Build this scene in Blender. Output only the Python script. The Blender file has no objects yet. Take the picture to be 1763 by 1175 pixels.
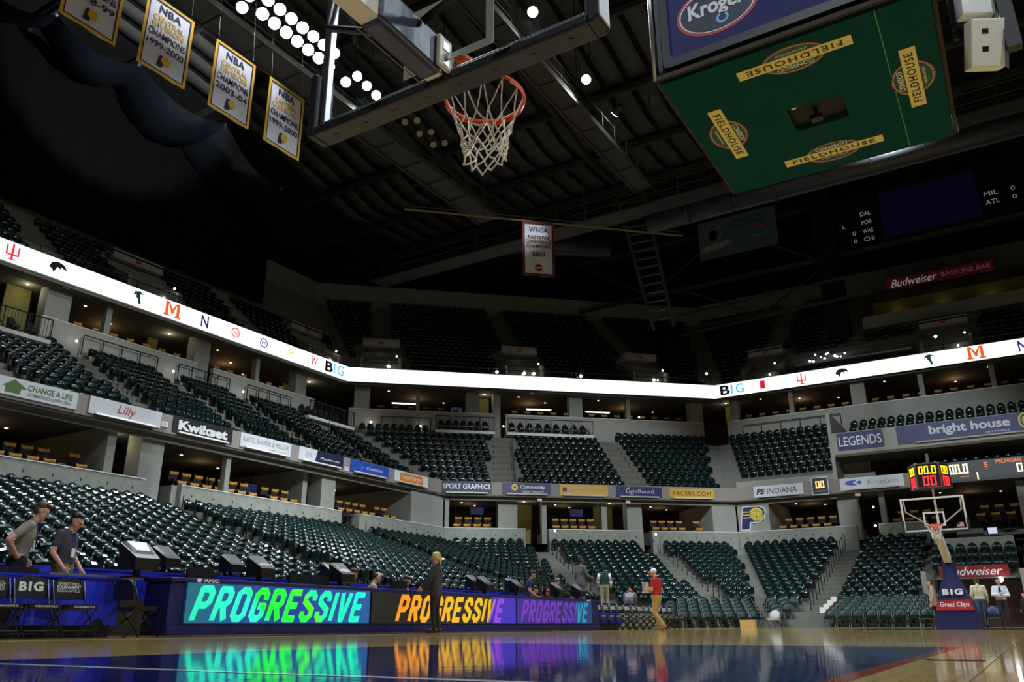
import bpy, bmesh, math, random
import numpy as np
from mathutils import Matrix, Vector
random.seed(7)
S = bpy.context.scene
COL = S.collection
PI = math.pi

# ------------------------------------------------------------------ camera
CAM = Vector((2.199, -1.705, 0.135)); YAW, PITCH, ROLL, FPX = 0.54925, 0.33935, -0.0044, 1391.08
_fw = Vector((-math.sin(YAW)*math.cos(PITCH), math.cos(YAW)*math.cos(PITCH), math.sin(PITCH)))
_r = Vector((math.cos(YAW), math.sin(YAW), 0)); _u = _r.cross(_fw)
_r2 = _r*math.cos(ROLL) + _u*math.sin(ROLL); _u2 = -_r*math.sin(ROLL) + _u*math.cos(ROLL)
cd = bpy.data.cameras.new('camera'); cam = bpy.data.objects.new('camera', cd); COL.objects.link(cam)
cd.sensor_width = 36; cd.lens = FPX/1763*36; cd.clip_end = 400; cd.clip_start = 0.05
cam.matrix_world = Matrix(((_r2.x,_u2.x,-_fw.x,CAM.x),(_r2.y,_u2.y,-_fw.y,CAM.y),(_r2.z,_u2.z,-_fw.z,CAM.z),(0,0,0,1)))
S.camera = cam
def proj(p):
    d = Vector(p)-CAM; z = d.dot(_fw)
    return (881.5+FPX*d.dot(_r2)/z, 587.5-FPX*d.dot(_u2)/z, z)

# ------------------------------------------------------------------ world, view
W = bpy.data.worlds.new('world'); S.world = W; W.use_nodes = True
W.node_tree.nodes['Background'].inputs[0].default_value = (0.55,0.62,0.75,1)
W.node_tree.nodes['Background'].inputs[1].default_value = 0.006
S.view_settings.view_transform = 'Standard'; S.view_settings.look = 'None'
S.view_settings.exposure = 0.0; S.view_settings.gamma = 1.0; S.view_settings.use_curve_mapping = False
S.cycles.use_denoising = True
S.cycles.max_bounces = 6; S.cycles.diffuse_bounces = 3; S.cycles.glossy_bounces = 3
S.cycles.transmission_bounces = 6; S.cycles.transparent_max_bounces = 6
S.cycles.sample_clamp_indirect = 6.0
S.cycles.caustics_reflective = False; S.cycles.caustics_refractive = False
# flood lamps hung under the roof, then added beams for the stands: (x, y, z, watts, aim point or None for straight down on the court, cone degrees)
FLOODS = [(-21.3,17.0,24.6,5000,None,128),(-21.3,19.4,24.6,5000,None,128),(-21.4,23.0,25.0,3000,None,128),(-11.6,22.6,25.0,5500,None,128),(-11.7,27.9,25.0,6500,None,128),
          (-11.6,6.0,25.0,4500,None,128),(11.6,6.0,25.0,7000,None,128),(11.6,24.0,25.0,8000,None,128),(21.3,17.0,24.6,8000,None,128),(0.0,36.5,25.0,7500,None,128),(0.0,-7.0,25.0,5000,None,128),
          (0.0,-7.0,25.0,52000,(-5,49,6.5),24),(11.6,6.0,25.0,46000,(-18,42,7),26),(11.6,24.0,25.0,30000,(-27,30,7),30),(21.3,17.0,24.6,26000,(-26,17,7),30)]  # extra outward beams, added to brighten the far and left stands

# ------------------------------------------------------------------ helpers
def lin(c):
    c = c/255.0
    return c/12.92 if c <= 0.04045 else ((c+0.055)/1.055)**2.4
def rgb(r,g,b): return (lin(r),lin(g),lin(b),1)
MATS = {}
def mat(name, col, rough=.5, metal=0., emit=0., ecol=None, noise=None, bump=None, spec=.5, coat=0., trans=0., alpha=1.):
    if name in MATS: return MATS[name]
    m = bpy.data.materials.new(name); m.use_nodes = True; MATS[name] = m
    nt = m.node_tree; b = nt.nodes['Principled BSDF']
    b.inputs['Base Color'].default_value = col
    b.inputs['Roughness'].default_value = rough; b.inputs['Metallic'].default_value = metal
    b.inputs['Specular IOR Level'].default_value = spec
    b.inputs['Coat Weight'].default_value = coat
    b.inputs['Transmission Weight'].default_value = trans
    b.inputs['Alpha'].default_value = alpha
    if emit:
        b.inputs['Emission Color'].default_value = ecol or col
        b.inputs['Emission Strength'].default_value = emit
    if noise or bump:
        tc = nt.nodes.new('ShaderNodeTexCoord')
    if noise:
        sc, amt = noise
        n = nt.nodes.new('ShaderNodeTexNoise'); n.inputs['Scale'].default_value = sc; n.inputs['Detail'].default_value = 5
        nt.links.new(tc.outputs['Object'], n.inputs['Vector'])
        mx = nt.nodes.new('ShaderNodeMix'); mx.data_type = 'RGBA'
        mx.inputs['A'].default_value = tuple(x*(1-amt) for x in col[:3])+(1,)
        mx.inputs['B'].default_value = tuple(min(1,x*(1+amt)) for x in col[:3])+(1,)
        nt.links.new(n.outputs['Fac'], mx.inputs['Factor']); nt.links.new(mx.outputs['Result'], b.inputs['Base Color'])
    if bump:
        sc, st = bump
        n2 = nt.nodes.new('ShaderNodeTexNoise'); n2.inputs['Scale'].default_value = sc
        nt.links.new(tc.outputs['Object'], n2.inputs['Vector'])
        bp = nt.nodes.new('ShaderNodeBump'); bp.inputs['Strength'].default_value = st; bp.inputs['Distance'].default_value = .02
        nt.links.new(n2.outputs['Fac'], bp.inputs['Height']); nt.links.new(bp.outputs['Normal'], b.inputs['Normal'])
    return m

def link(name, me, parent=None, M=None):
    o = bpy.data.objects.new(name, me); COL.objects.link(o)
    if parent is not None: o.parent = parent
    if M is not None: o.matrix_basis = M
    return o
def tag(o, label=None, cat=None, group=None, kind=None):
    if label: o['label'] = label
    if cat: o['category'] = cat
    if group: o['group'] = group
    if kind: o['kind'] = kind
    return o
def empty(name, M, label, cat, group=None):
    o = bpy.data.objects.new(name, None); COL.objects.link(o); o.empty_display_size = .2
    o.matrix_basis = M if isinstance(M, Matrix) else Matrix.Translation(M)
    return tag(o, label, cat, group)
def struct(o): o['kind'] = 'structure'; return o
def part_label(o, l): o['label'] = l; return o
def frame(o, right, up):
    r = Vector(right).normalized(); u = Vector(up).normalized(); n = r.cross(u)
    return Matrix(((r.x,u.x,n.x,o[0]),(r.y,u.y,n.y,o[1]),(r.z,u.z,n.z,o[2]),(0,0,0,1)))
def zrot(loc, a): return Matrix.Translation(loc) @ Matrix.Rotation(a,4,'Z')

class MB:
    def __init__(s): s.v=[]; s.f=[]; s.m=[]
    def add(s, vs, fs, mi=0):
        b=len(s.v); s.v += [tuple(v) for v in vs]; s.f += [tuple(b+i for i in f) for f in fs]; s.m += [mi]*len(fs); return s
    def quad(s,a,b,c,d,mi=0): return s.add([a,b,c,d],[(0,1,2,3)],mi)
    def box(s, x0,x1,y0,y1,z0,z1, mi=0, M=None):
        vs=[Vector(p) for p in ((x0,y0,z0),(x1,y0,z0),(x1,y1,z0),(x0,y1,z0),(x0,y0,z1),(x1,y0,z1),(x1,y1,z1),(x0,y1,z1))]
        if M is not None: vs=[M@p for p in vs]
        return s.add(vs,[(0,3,2,1),(4,5,6,7),(0,1,5,4),(1,2,6,5),(2,3,7,6),(3,0,4,7)],mi)
    def hexa(s, pts, mi=0):   # 4 bottom + 4 top, same winding
        return s.add(pts,[(0,3,2,1),(4,5,6,7),(0,1,5,4),(1,2,6,5),(2,3,7,6),(3,0,4,7)],mi)
    def beam(s,p,q,w,h,mi=0,up=(0,0,1)):
        p=Vector(p);q=Vector(q);d=(q-p).normalized();u=Vector(up)
        if abs(d.dot(u))>.97: u=Vector((1,0,0))
        r=d.cross(u).normalized();u=r.cross(d)
        a=[p-r*w/2-u*h/2,p+r*w/2-u*h/2,p+r*w/2+u*h/2,p-r*w/2+u*h/2]
        b=[x+(q-p) for x in a]
        return s.add(a+b,[(3,2,1,0),(4,5,6,7),(0,1,5,4),(1,2,6,5),(2,3,7,6),(3,0,4,7)],mi)
    def tube(s,p,q,r0,r1=None,n=8,mi=0,cap=True):
        if r1 is None: r1=r0
        p=Vector(p);q=Vector(q);d=(q-p).normalized();u=Vector((0,0,1)) if abs(d.z)<.9 else Vector((1,0,0))
        a=d.cross(u).normalized();b=d.cross(a)
        vs=[];fs=[]
        for i in range(n):
            t=2*PI*i/n; k=a*math.cos(t)+b*math.sin(t); vs.append(p+k*r0)
        for i in range(n):
            t=2*PI*i/n; k=a*math.cos(t)+b*math.sin(t); vs.append(q+k*r1)
        for i in range(n): fs.append((i,(i+1)%n,n+(i+1)%n,n+i))
        if cap: fs.append(tuple(range(n-1,-1,-1))); fs.append(tuple(range(n,2*n)))
        return s.add(vs,fs,mi)
    def path(s,pts,r,n=6,mi=0):
        pts=[Vector(p) for p in pts]; vs=[];fs=[]; L=len(pts)
        pa=None
        for i,p in enumerate(pts):
            d=(pts[min(i+1,L-1)]-pts[max(i-1,0)]).normalized()
            if pa is None:
                u=Vector((0,0,1)) if abs(d.z)<.9 else Vector((1,0,0)); pa=d.cross(u).normalized()
            else:
                pa=(pa-d*pa.dot(d)).normalized()
            pb=d.cross(pa)
            for k in range(n):
                t=2*PI*k/n; vs.append(p+(pa*math.cos(t)+pb*math.sin(t))*r)
        for i in range(L-1):
            for k in range(n): fs.append((i*n+k,i*n+(k+1)%n,(i+1)*n+(k+1)%n,(i+1)*n+k))
        fs.append(tuple(range(n-1,-1,-1))); fs.append(tuple(range((L-1)*n,L*n)))
        return s.add(vs,fs,mi)
    def ell(s,c,r,nu=12,nv=8,mi=0,M=None):
        vs=[];fs=[]
        for j in range(nv+1):
            ph=PI*j/nv
            for i in range(nu):
                t=2*PI*i/nu; v=Vector((r[0]*math.sin(ph)*math.cos(t),r[1]*math.sin(ph)*math.sin(t),r[2]*math.cos(ph)))
                if M is not None: v=M@v
                vs.append(Vector(c)+v)
        for j in range(nv):
            for i in range(nu): fs.append((j*nu+i,(j+1)*nu+i,(j+1)*nu+(i+1)%nu,j*nu+(i+1)%nu))
        return s.add(vs,fs,mi)
    def prism(s, pts, z0, z1, mi=0, M=None):
        n=len(pts); vs=[Vector((p[0],p[1],z0)) for p in pts]+[Vector((p[0],p[1],z1)) for p in pts]
        if M is not None: vs=[M@v for v in vs]
        fs=[tuple(range(n-1,-1,-1)),tuple(range(n,2*n))]+[(i,(i+1)%n,n+(i+1)%n,n+i) for i in range(n)]
        return s.add(vs,fs,mi)
    def ringband(s, outer, inner, z0, z1, mi=0):
        n=len(outer); vs=[Vector((p[0],p[1],z)) for z in (z0,z1) for p in list(outer)+list(inner)]
        fs=[]
        for i in range(n):
            j=(i+1)%n
            fs += [(2*n+i,2*n+j,3*n+j,3*n+i),(i,n+i,n+j,j),(i,j,2*n+j,2*n+i),(n+i,3*n+i,3*n+j,n+j)]
        return s.add(vs,fs,mi)
    def mesh(s,name,mats,smooth=False):
        me=bpy.data.meshes.new(name); me.from_pydata(s.v,[],s.f)
        for m in (mats if isinstance(mats,(list,tuple)) else [mats]): me.materials.append(m)
        if any(s.m): me.polygons.foreach_set('material_index',s.m)
        if smooth: me.polygons.foreach_set('use_smooth',[True]*len(s.f))
        me.update(); return me
    def build(s,name,mats,parent=None,M=None,smooth=False,bevel=0,label=None):
        o=link(name,s.mesh(name,mats,smooth),parent,M)
        if bevel:
            b=o.modifiers.new('bevel','BEVEL'); b.width=bevel; b.segments=2; b.limit_method='ANGLE'
        if label: o['label']=label
        return o

def ellipse(rx,ry,n=32,cx=0,cy=0,rot=0):
    return [(cx+rx*math.cos(2*PI*i/n)*math.cos(rot)-ry*math.sin(2*PI*i/n)*math.sin(rot),
             cy+rx*math.cos(2*PI*i/n)*math.sin(rot)+ry*math.sin(2*PI*i/n)*math.cos(rot)) for i in range(n)]
def rrect(w,h,r,n=4):
    pts=[]
    for cx,cy,a in ((w/2-r,h/2-r,0),(-w/2+r,h/2-r,PI/2),(-w/2+r,-h/2+r,PI),(w/2-r,-h/2+r,1.5*PI)):
        for i in range(n+1):
            t=a+PI/2*i/n; pts.append((cx+r*math.cos(t),cy+r*math.sin(t)))
    return pts

_txt = {}
def text(s, w, h, mats, parent, M=None, cx=0, cy=0, z=.012, bold=0., shear=0., name='lettering', depth=.006, spacing=1.0, label=None):
    """lettering fitted to a box w x h centred at (cx,cy) in the parent's XY plane"""
    key=(s,bold,shear,spacing)
    if key not in _txt:
        cu=bpy.data.curves.new('t','FONT'); cu.body=s; cu.size=1; cu.offset=bold; cu.shear=shear; cu.space_character=spacing
        cu.extrude=.5; cu.resolution_u=3; cu.align_x='CENTER'
        to=bpy.data.objects.new('t',cu); COL.objects.link(to)
        bpy.context.view_layer.update()
        me=bpy.data.meshes.new_from_object(to.evaluated_get(bpy.context.evaluated_depsgraph_get()))
        co=np.empty(len(me.vertices)*3); me.vertices.foreach_get('co',co); co=co.reshape(-1,3)
        fs=[tuple(p.vertices) for p in me.polygons]
        bpy.data.objects.remove(to); bpy.data.curves.remove(cu); bpy.data.meshes.remove(me)
        _txt[key]=(co,fs)
    co,fs=_txt[key]; lo=co.min(0); hi=co.max(0)
    c2=co.copy()
    c2[:,0]=(co[:,0]-(lo[0]+hi[0])/2)/(hi[0]-lo[0])*w+cx
    c2[:,1]=(co[:,1]-(lo[1]+hi[1])/2)/(hi[1]-lo[1])*h+cy
    c2[:,2]=z+(co[:,2]+.5)*depth
    me=bpy.data.meshes.new(name); me.from_pydata([tuple(v) for v in c2],[],fs)
    for m in (mats if isinstance(mats,(list,tuple)) else [mats]): me.materials.append(m)
    o=link(name,me,parent,M)
    if label: o['label']=label
    return o
def flat(pts, parent, m, z=.012, depth=.006, name='emblem', M=None, label=None):
    return MB().prism(pts,z,z+depth).build(name,m,parent,M,label=label)

# ------------------------------------------------------------------ bowl plan: three faces (left side, corner, far end)
EV = Vector((.742,.67)); NV = Vector((-.67,.742))
def P(face, co, d, z):
    if face=='L': return Vector((-d,co,z))
    if face=='C': p=EV*co+NV*d; return Vector((p.x,p.y,z))
    return Vector((co,d,z))
RIGHT={'L':Vector((0,1,0)),'C':Vector((.742,.67,0)),'E':Vector((1,0,0))}
OUT={'L':Vector((-1,0,0)),'C':Vector((-.67,.742,0)),'E':Vector((0,1,0))}
def corners(r):
    xl,c,ye=r
    A=Vector((-xl,(c-.67*xl)/.742)); B=Vector((-(c-.742*ye)/.67,ye)); return A,B
def lerp3(a,b,t): return tuple(x+(y-x)*t for x,y in zip(a,b))
def off(r,o): return tuple(x+o for x in r)
def poly(r,z,y0,x1):
    A,B=corners(r); return [Vector((-r[0],y0,z)),Vector((A.x,A.y,z)),Vector((B.x,B.y,z)),Vector((x1,r[2],z))]
def strip(mb,r0,z0,r1,z1,y0,x1,mi=0):
    a=poly(r0,z0,y0,x1); b=poly(r1,z1,y0,x1)
    for i in range(3): mb.quad(a[i],a[i+1],b[i+1],b[i],mi)
def fbox(mb,face,c0,c1,d0,d1,z0,z1,mi=0):
    pts=[P(face,c0,d0,z0),P(face,c1,d0,z0),P(face,c1,d1,z0),P(face,c0,d1,z0),P(face,c0,d0,z1),P(face,c1,d0,z1),P(face,c1,d1,z1),P(face,c0,d1,z1)]
    return mb.hexa(pts,mi)
def fframe(face,co,d,z): return frame(P(face,co,d,z),RIGHT[face],(0,0,1))   # local x right, y up, z towards the court
def smat(face,pos):   # seat frame: local +y towards court
    f=-OUT[face]; x=f.cross(Vector((0,0,1)))
    return Matrix(((x.x,f.x,0,pos.x),(x.y,f.y,0,pos.y),(0,0,1,pos.z),(0,0,0,1)))
def nth(n):
    if n<=20: return ORD[n-1]
    t={2:'twenty',3:'thirty',4:'forty',5:'fifty'}[n//10]; return (t+'-'+ORD[n%10-1]) if n%10 else t[:-1]+'ieth'
ORD=['first','second','third','fourth','fifth','sixth','seventh','eighth','ninth','tenth','eleventh','twelfth','thirteenth','fourteenth','fifteenth','sixteenth','seventeenth','eighteenth','nineteenth','twentieth']
# ------------------------------------------------------------------ materials
M_conc = mat('concrete',rgb(150,151,143),.85,noise=(1.6,.16),bump=(14,.08))
M_conc_d = mat('concrete_tread',rgb(118,118,110),.9,noise=(2.5,.22))
M_white = mat('white_paint',rgb(222,222,216),.45)
M_black = mat('black_metal',rgb(18,18,20),.45)
M_blackm = mat('black_cloth',rgb(12,12,14),.8)
M_steel = mat('dark_steel',rgb(62,61,56),.55,metal=.2,noise=(3,.2))
M_green = mat('green_plastic',rgb(11,31,29),.19,spec=.5)
M_greenp = mat('green_vinyl',rgb(15,38,34),.42,spec=.35)
M_brown = mat('dark_wood',rgb(52,34,22),.6,noise=(4,.35))
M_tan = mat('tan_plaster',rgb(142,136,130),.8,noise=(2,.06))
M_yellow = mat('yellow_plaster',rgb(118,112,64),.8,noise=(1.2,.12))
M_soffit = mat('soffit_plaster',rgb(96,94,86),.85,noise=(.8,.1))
M_carpet = mat('dark_carpet',rgb(34,30,28),.95)
M_glass = bpy.data.materials.new('clear_glass'); M_glass.use_nodes=True
_n=M_glass.node_tree; _n.nodes.clear(); _o=_n.nodes.new('ShaderNodeOutputMaterial'); _m=_n.nodes.new('ShaderNodeMixShader'); _t=_n.nodes.new('ShaderNodeBsdfTransparent'); _g=_n.nodes.new('ShaderNodeBsdfGlossy'); _m.inputs[0].default_value=.045
_t.inputs[0].default_value=(.93,.95,.95,1); _g.inputs['Roughness'].default_value=.02
_n.links.new(_t.outputs[0],_m.inputs[1]); _n.links.new(_g.outputs[0],_m.inputs[2]); _n.links.new(_m.outputs[0],_o.inputs[0])
M_navy = mat('navy_panel',rgb(24,28,92),.55)
M_warm = mat('warm_lamp',rgb(255,214,150),.4,emit=5,ecol=(1,.72,.4,1))
M_cool = mat('cool_lamp',rgb(255,250,235),.4,emit=14,ecol=(1,.96,.86,1))
M_flood = mat('flood_lens',rgb(255,255,255),.3,emit=110,ecol=(1,.98,.95,1))
M_floodw = mat('flood_lens_warm',rgb(255,230,225),.3,emit=60,ecol=(1,.86,.84,1))
M_rail = mat('black_rail',rgb(22,22,22),.4)
M_silver = mat('brushed_metal',rgb(190,192,196),.3,metal=.9)
M_exit = mat('exit_red',rgb(200,60,52),.5,emit=.35,ecol=(.8,.05,.03,1))

# wood floor of the court
def wood_mat():
    m=bpy.data.materials.new('court_maple'); m.use_nodes=True; nt=m.node_tree; b=nt.nodes['Principled BSDF']
    tc=nt.nodes.new('ShaderNodeTexCoord')
    br=nt.nodes.new('ShaderNodeTexBrick'); br.inputs['Scale'].default_value=1; br.inputs['Brick Width'].default_value=1.6; br.inputs['Row Height'].default_value=.057
    br.inputs['Mortar Size'].default_value=.0012; br.inputs['Color1'].default_value=rgb(222,190,116); br.inputs['Color2'].default_value=rgb(206,172,100); br.inputs['Mortar'].default_value=rgb(140,116,66)
    mp=nt.nodes.new('ShaderNodeMapping'); mp.inputs['Rotation'].default_value=(0,0,PI/2)
    nt.links.new(tc.outputs['Object'],mp.inputs['Vector']); nt.links.new(mp.outputs['Vector'],br.inputs['Vector'])
    n=nt.nodes.new('ShaderNodeTexNoise'); n.inputs['Scale'].default_value=1.2
    nt.links.new(tc.outputs['Object'],n.inputs['Vector'])
    mx=nt.nodes.new('ShaderNodeMix'); mx.data_type='RGBA'; mx.blend_type='MULTIPLY'; mx.inputs['Factor'].default_value=.35
    nt.links.new(br.outputs['Color'],mx.inputs['A']); nt.links.new(n.outputs['Fac'],mx.inputs['B'])
    nt.links.new(mx.outputs['Result'],b.inputs['Base Color'])
    gloss(nt,b,tc); return m
def gloss(nt,b,tc):
    b.inputs['Roughness'].default_value=.06; b.inputs['Specular IOR Level'].default_value=.5
    n2=nt.nodes.new('ShaderNodeTexNoise'); n2.inputs['Scale'].default_value=5.0; n2.inputs['Detail'].default_value=2
    nt.links.new(tc.outputs['Object'],n2.inputs['Vector'])
    bp=nt.nodes.new('ShaderNodeBump'); bp.inputs['Strength'].default_value=.05; bp.inputs['Distance'].default_value=.01
    nt.links.new(n2.outputs['Fac'],bp.inputs['Height']); nt.links.new(bp.outputs['Normal'],b.inputs['Normal'])
def paint_mat(name,col):
    m=bpy.data.materials.new(name); m.use_nodes=True; nt=m.node_tree; b=nt.nodes['Principled BSDF']
    b.inputs['Base Color'].default_value=col; tc=nt.nodes.new('ShaderNodeTexCoord'); gloss(nt,b,tc); return m
M_wood=wood_mat()
fl=struct(MB().quad((-14.4,-9,0),(12,-9,0),(12,34.3,0),(-14.4,34.3,0)).build('floor',M_wood))
struct(MB().quad((-60,-12,-.01),(30,-12,-.01),(30,75,-.01),(-60,75,-.01)).build('floor_concrete',M_conc_d))
def paint(name,x0,x1,y0,y1,col,z=.001,parent=fl):
    m=MATS.get('paint_'+name) or paint_mat('paint_'+name,col); MATS['paint_'+name]=m
    return MB().box(x0,x1,y0,y1,z-.0008,z).build(name,m,parent)
paint('key_paint',-1.77,1.71,-2.6,4.27,rgb(22,26,88))
paint('key_border',1.71,1.77,-2.6,4.27,rgb(150,52,38))
paint('baseline_stripe',-9,1.71,.16,.21,rgb(225,225,220),.002)
paint('free_throw_stripe',-1.2,1.0,4.22,4.27,rgb(225,225,220),.002)
paint('lane_mark',1.79,2.0,2.08,2.2,rgb(24,26,70),.002)
paint('lane_stripe',2.01,2.03,-2,9,rgb(214,190,120),.002)
paint('far_key_paint',-2.44,2.44,22.9,28.65,rgb(22,26,88))
paint('center_stripe',-7.62,7.62,14.3,14.35,rgb(24,26,70),.002)
paint('sideline_stripe',-7.67,-7.62,-2,30.6,rgb(225,225,220),.002)

# ------------------------------------------------------------------ seating tiers (concrete steps)
LOW=((14.5,34.6,38.8),(25.0,43.4,47.6),15,.75,4.05)
MID=((26.1,44.3,48.5),(34.2,50.3,54.3),11,7.35,12.1)
UPP=((35.6,52.0,56.2),(48.0,67.0,71.0),20,16.75,27.5)
def tier(name,T,y0,x1,z_base):
    a,b,n,z0,z1=T; mb=MB(); prev=None
    for i in range(n):
        t=i/(n-1); r=lerp3(a,b,t); z=z0+(z1-z0)*t; nx=lerp3(a,b,(i+1)/(n-1)) if i<n-1 else off(b,.5)
        tr=(b[1]-a[1])/(n-1)
        rf=off(r,-.55*tr); rb=off(nx,-.55*tr) if i<n-1 else off(r,.45)
        if i==0: strip(mb,rf,z_base,rf,z,y0,x1)
        strip(mb,rf,z,rb,z,y0,x1)
        if i<n-1: strip(mb,rb,z,rb,z0+(z1-z0)*(i+1)/(n-1),y0,x1)
    return struct(mb.build(name,M_conc_d))
tier('floor_lower_stand',LOW,1.0,-1.55,0)
tier('floor_middle_stand',MID,2.0,-6.4,7.0)
tier('floor_upper_stand',UPP,4.0,12.0,15.9)
# risers for the portable chairs in front of the fixed rows (corner and far end)
mb=MB()
for i in range(5):
    r=(14.4,31.0+i*.72-.36,35.0+i*.72-.36); rb=(14.4,31.0+i*.72+.36,35.0+i*.72+.36); z=.03+.16*i
    A=[Vector((-11.8,r[1]/.742-.67*11.8/.742,0)),]
    def pl(rr,zz):
        y=(rr[1]-.67*11.9)/.742; x=-(rr[1]-.742*rr[2])/.67
        return [Vector((-11.9,y,zz)),Vector((x,rr[2],zz)),Vector((-1.05,rr[2],zz))]
    a=pl(r,0);b_=pl(r,z);c_=pl(rb,z)
    for k in range(2):
        mb.quad(a[k],a[k+1],b_[k+1],b_[k]); mb.quad(b_[k],b_[k+1],c_[k+1],c_[k])
struct(mb.build('floor_chair_risers',M_conc_d))
struct(MB().box(-14.4,-10.9,24.4,33.4,0,.62).build('floor_aisle_platform',M_conc_d))

# ------------------------------------------------------------------ lower parapet blocks, suites, fascia
PAR=(25.5,43.9,48.1)
A1,B1=corners(PAR); sA=A1.x*.742+A1.y*.67; sB=B1.x*.742+B1.y*.67
M_par=mat('parapet_concrete',rgb(146,148,138),.85,noise=(3.0,.32),bump=(10,.1))
def parapet(face,c0,c1,name='wall_parapet'):
    mb=MB(); fbox(mb,face,c0,c1,PAR['LCE'.index(face)],PAR['LCE'.index(face)]+.28,3.9,5.40)
    o=struct(mb.build(name,M_par,bevel=.02))
    cp=MB(); fbox(cp,face,c0,c1,PAR['LCE'.index(face)]-.02,PAR['LCE'.index(face)]+.3,5.402,5.44); cp.build('coping',M_white,o)
    # form-tie recesses in the concrete
    k=int((c1-c0)/.95)
    for i in range(k):
        co=c0+(i+.5)*(c1-c0)/k
        MB().prism(ellipse(.035,.06,8),.001,.004).build('tie_hole',M_steel,o,fframe(face,co,PAR['LCE'.index(face)],5.05))
    return o
for f,c0,c1 in (('L',2,17.05),('L',18.65,27.75),('L',29.0,A1.y),('C',sA,9.98),('C',11.35,17.1),('C',17.65,sB),('E',B1.x,-5.55),('E',-4.4,-1.9)):
    parapet(f,c0,c1)
# return walls at the stair gaps, going back into the concourse
for f,c0,c1 in (('L',17.05,17.3),('L',18.4,18.65),('L',27.5,27.75),('L',29.0,29.25),('C',9.75,9.98),('C',11.35,11.6),('C',16.9,17.1),('C',17.65,17.85),('E',-5.8,-5.55),('E',-4.4,-4.15)):
    mb=MB(); fbox(mb,f,c0,c1,PAR['LCE'.index(f)]+.28,PAR['LCE'.index(f)]+3.2,3.9,5.42); struct(mb.build('wall_stair_return',M_par))
# suite floor, ceiling and back wall
mb=MB(); strip(mb,off(PAR,.28),4.62,off(PAR,9),4.62,1,12); struct(mb.build('floor_lower_suites',M_carpet))
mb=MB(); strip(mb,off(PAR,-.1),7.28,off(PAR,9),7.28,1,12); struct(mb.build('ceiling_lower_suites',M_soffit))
mb=MB(); strip(mb,off(PAR,7.0),4.62,off(PAR,7.0),7.28,1,12); struct(mb.build('wall_lower_suites',M_brown))
# columns / piers of the lower ring: (face, c0, c1, depth0, depth1, material)
for f,c0,c1,d0,d1,m in (('L',15.6,15.95,.5,6.5,M_conc),('L',17.0,18.0,.5,1.4,M_conc),('L',21.05,21.3,.5,.8,M_conc),('L',26.0,26.3,1.0,6.5,M_conc),
      ('L',26.75,27.7,.5,1.4,M_conc),('L',33.2,A1.y,.12,6.5,M_conc),('L',11.2,11.5,.5,.9,M_conc),('L',6.0,6.6,.5,1.2,M_conc),
      ('C',sA,sA+.25,.12,6.5,M_conc),('C',8.45,9.6,.5,1.3,M_conc),('C',11.05,11.35,.5,1.0,M_conc),('C',14.72,15.05,.5,.9,M_conc),
      ('C',16.3,17.25,.5,1.3,M_conc),('C',21.6,sB,.12,5.5,M_conc),('E',B1.x,-10.35,.12,5.5,M_conc),('E',-6.5,-5.4,.5,1.3,M_conc),('E',-4.25,-3.95,.5,1.0,M_conc),('E',2.5,2.9,.5,1.0,M_conc)):
    d=PAR['LCE'.index(f)]; mb=MB(); fbox(mb,f,c0,c1,d+d0,d+d1,4.62,7.28); struct(mb.build('wall_pier',m,bevel=.015))
for f,c0,c1,d0 in (('L',15.95,17.0,2.2),('L',26.3,26.75,2.2),('C',9.6,11.05,3.4),('C',15.05,16.3,3.4)):
    d=PAR['LCE'.index(f)]; mb=MB(); fbox(mb,f,c0,c1,d+d0,d+d0+.15,4.62,7.28); struct(mb.build('wall_stair_hall',M_yellow))
# fascia with its tan facing
FAS=(25.5,43.7,47.8)
AF,BF=corners(FAS); fA=AF.x*.742+AF.y*.67; fB=BF.x*.742+BF.y*.67
for f,c0,c1,nm in (('L',1.5,AF.y,'trim_1'),('C',fA,fB,'trim_2'),('E',BF.x,-2.4,'trim_3')):
    d=FAS['LCE'.index(f)]; mb=MB(); fbox(mb,f,c0,c1,d,d+.35,7.28,8.05); struct(mb.build(nm,M_tan))
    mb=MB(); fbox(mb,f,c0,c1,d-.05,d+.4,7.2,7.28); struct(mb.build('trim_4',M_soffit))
mb=MB(); strip(mb,off(FAS,.35),7.35,off(MID[0],-.3),7.35,1.5,-2.4); struct(mb.build('floor_middle_front',M_conc_d))

# ------------------------------------------------------------------ upper wall band, suites and ribbon soffit
W2=(35.0,51.0,55.0)
A2,B2=corners(W2); gA=A2.x*.742+A2.y*.67; gB=B2.x*.742+B2.y*.67
M_wall2=mat('pale_concrete',rgb(166,165,156),.85,noise=(1.3,.1))
for f,c0,c1 in (('L',16.9,25.55),('L',26.7,34.6),('C',gA+.5,9.2),('C',10.1,gB-.9),('E',B2.x+.9,14),('L',3,14.2)):
    d=W2['LCE'.index(f)]; mb=MB(); fbox(mb,f,c0,c1,d,d+.3,12.0,13.95); o=struct(mb.build('wall_club',M_wall2))
    cp=MB(); fbox(cp,f,c0,c1,d-.03,d+.33,13.952,14.0); cp.build('coping',M_white,o)
mb=MB(); strip(mb,off(MID[1],.4),12.1,off(W2,8),12.1,2,14); struct(mb.build('floor_upper_suites',M_carpet))
mb=MB(); strip(mb,off(W2,6.5),12.1,off(W2,6.5),15.75,2,14); struct(mb.build('wall_upper_suites',M_brown))
mb=MB(); strip(mb,off(W2,-.3),15.75,off(W2,9),15.75,2,14); struct(mb.build('ceiling_upper_suites',M_soffit))
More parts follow.
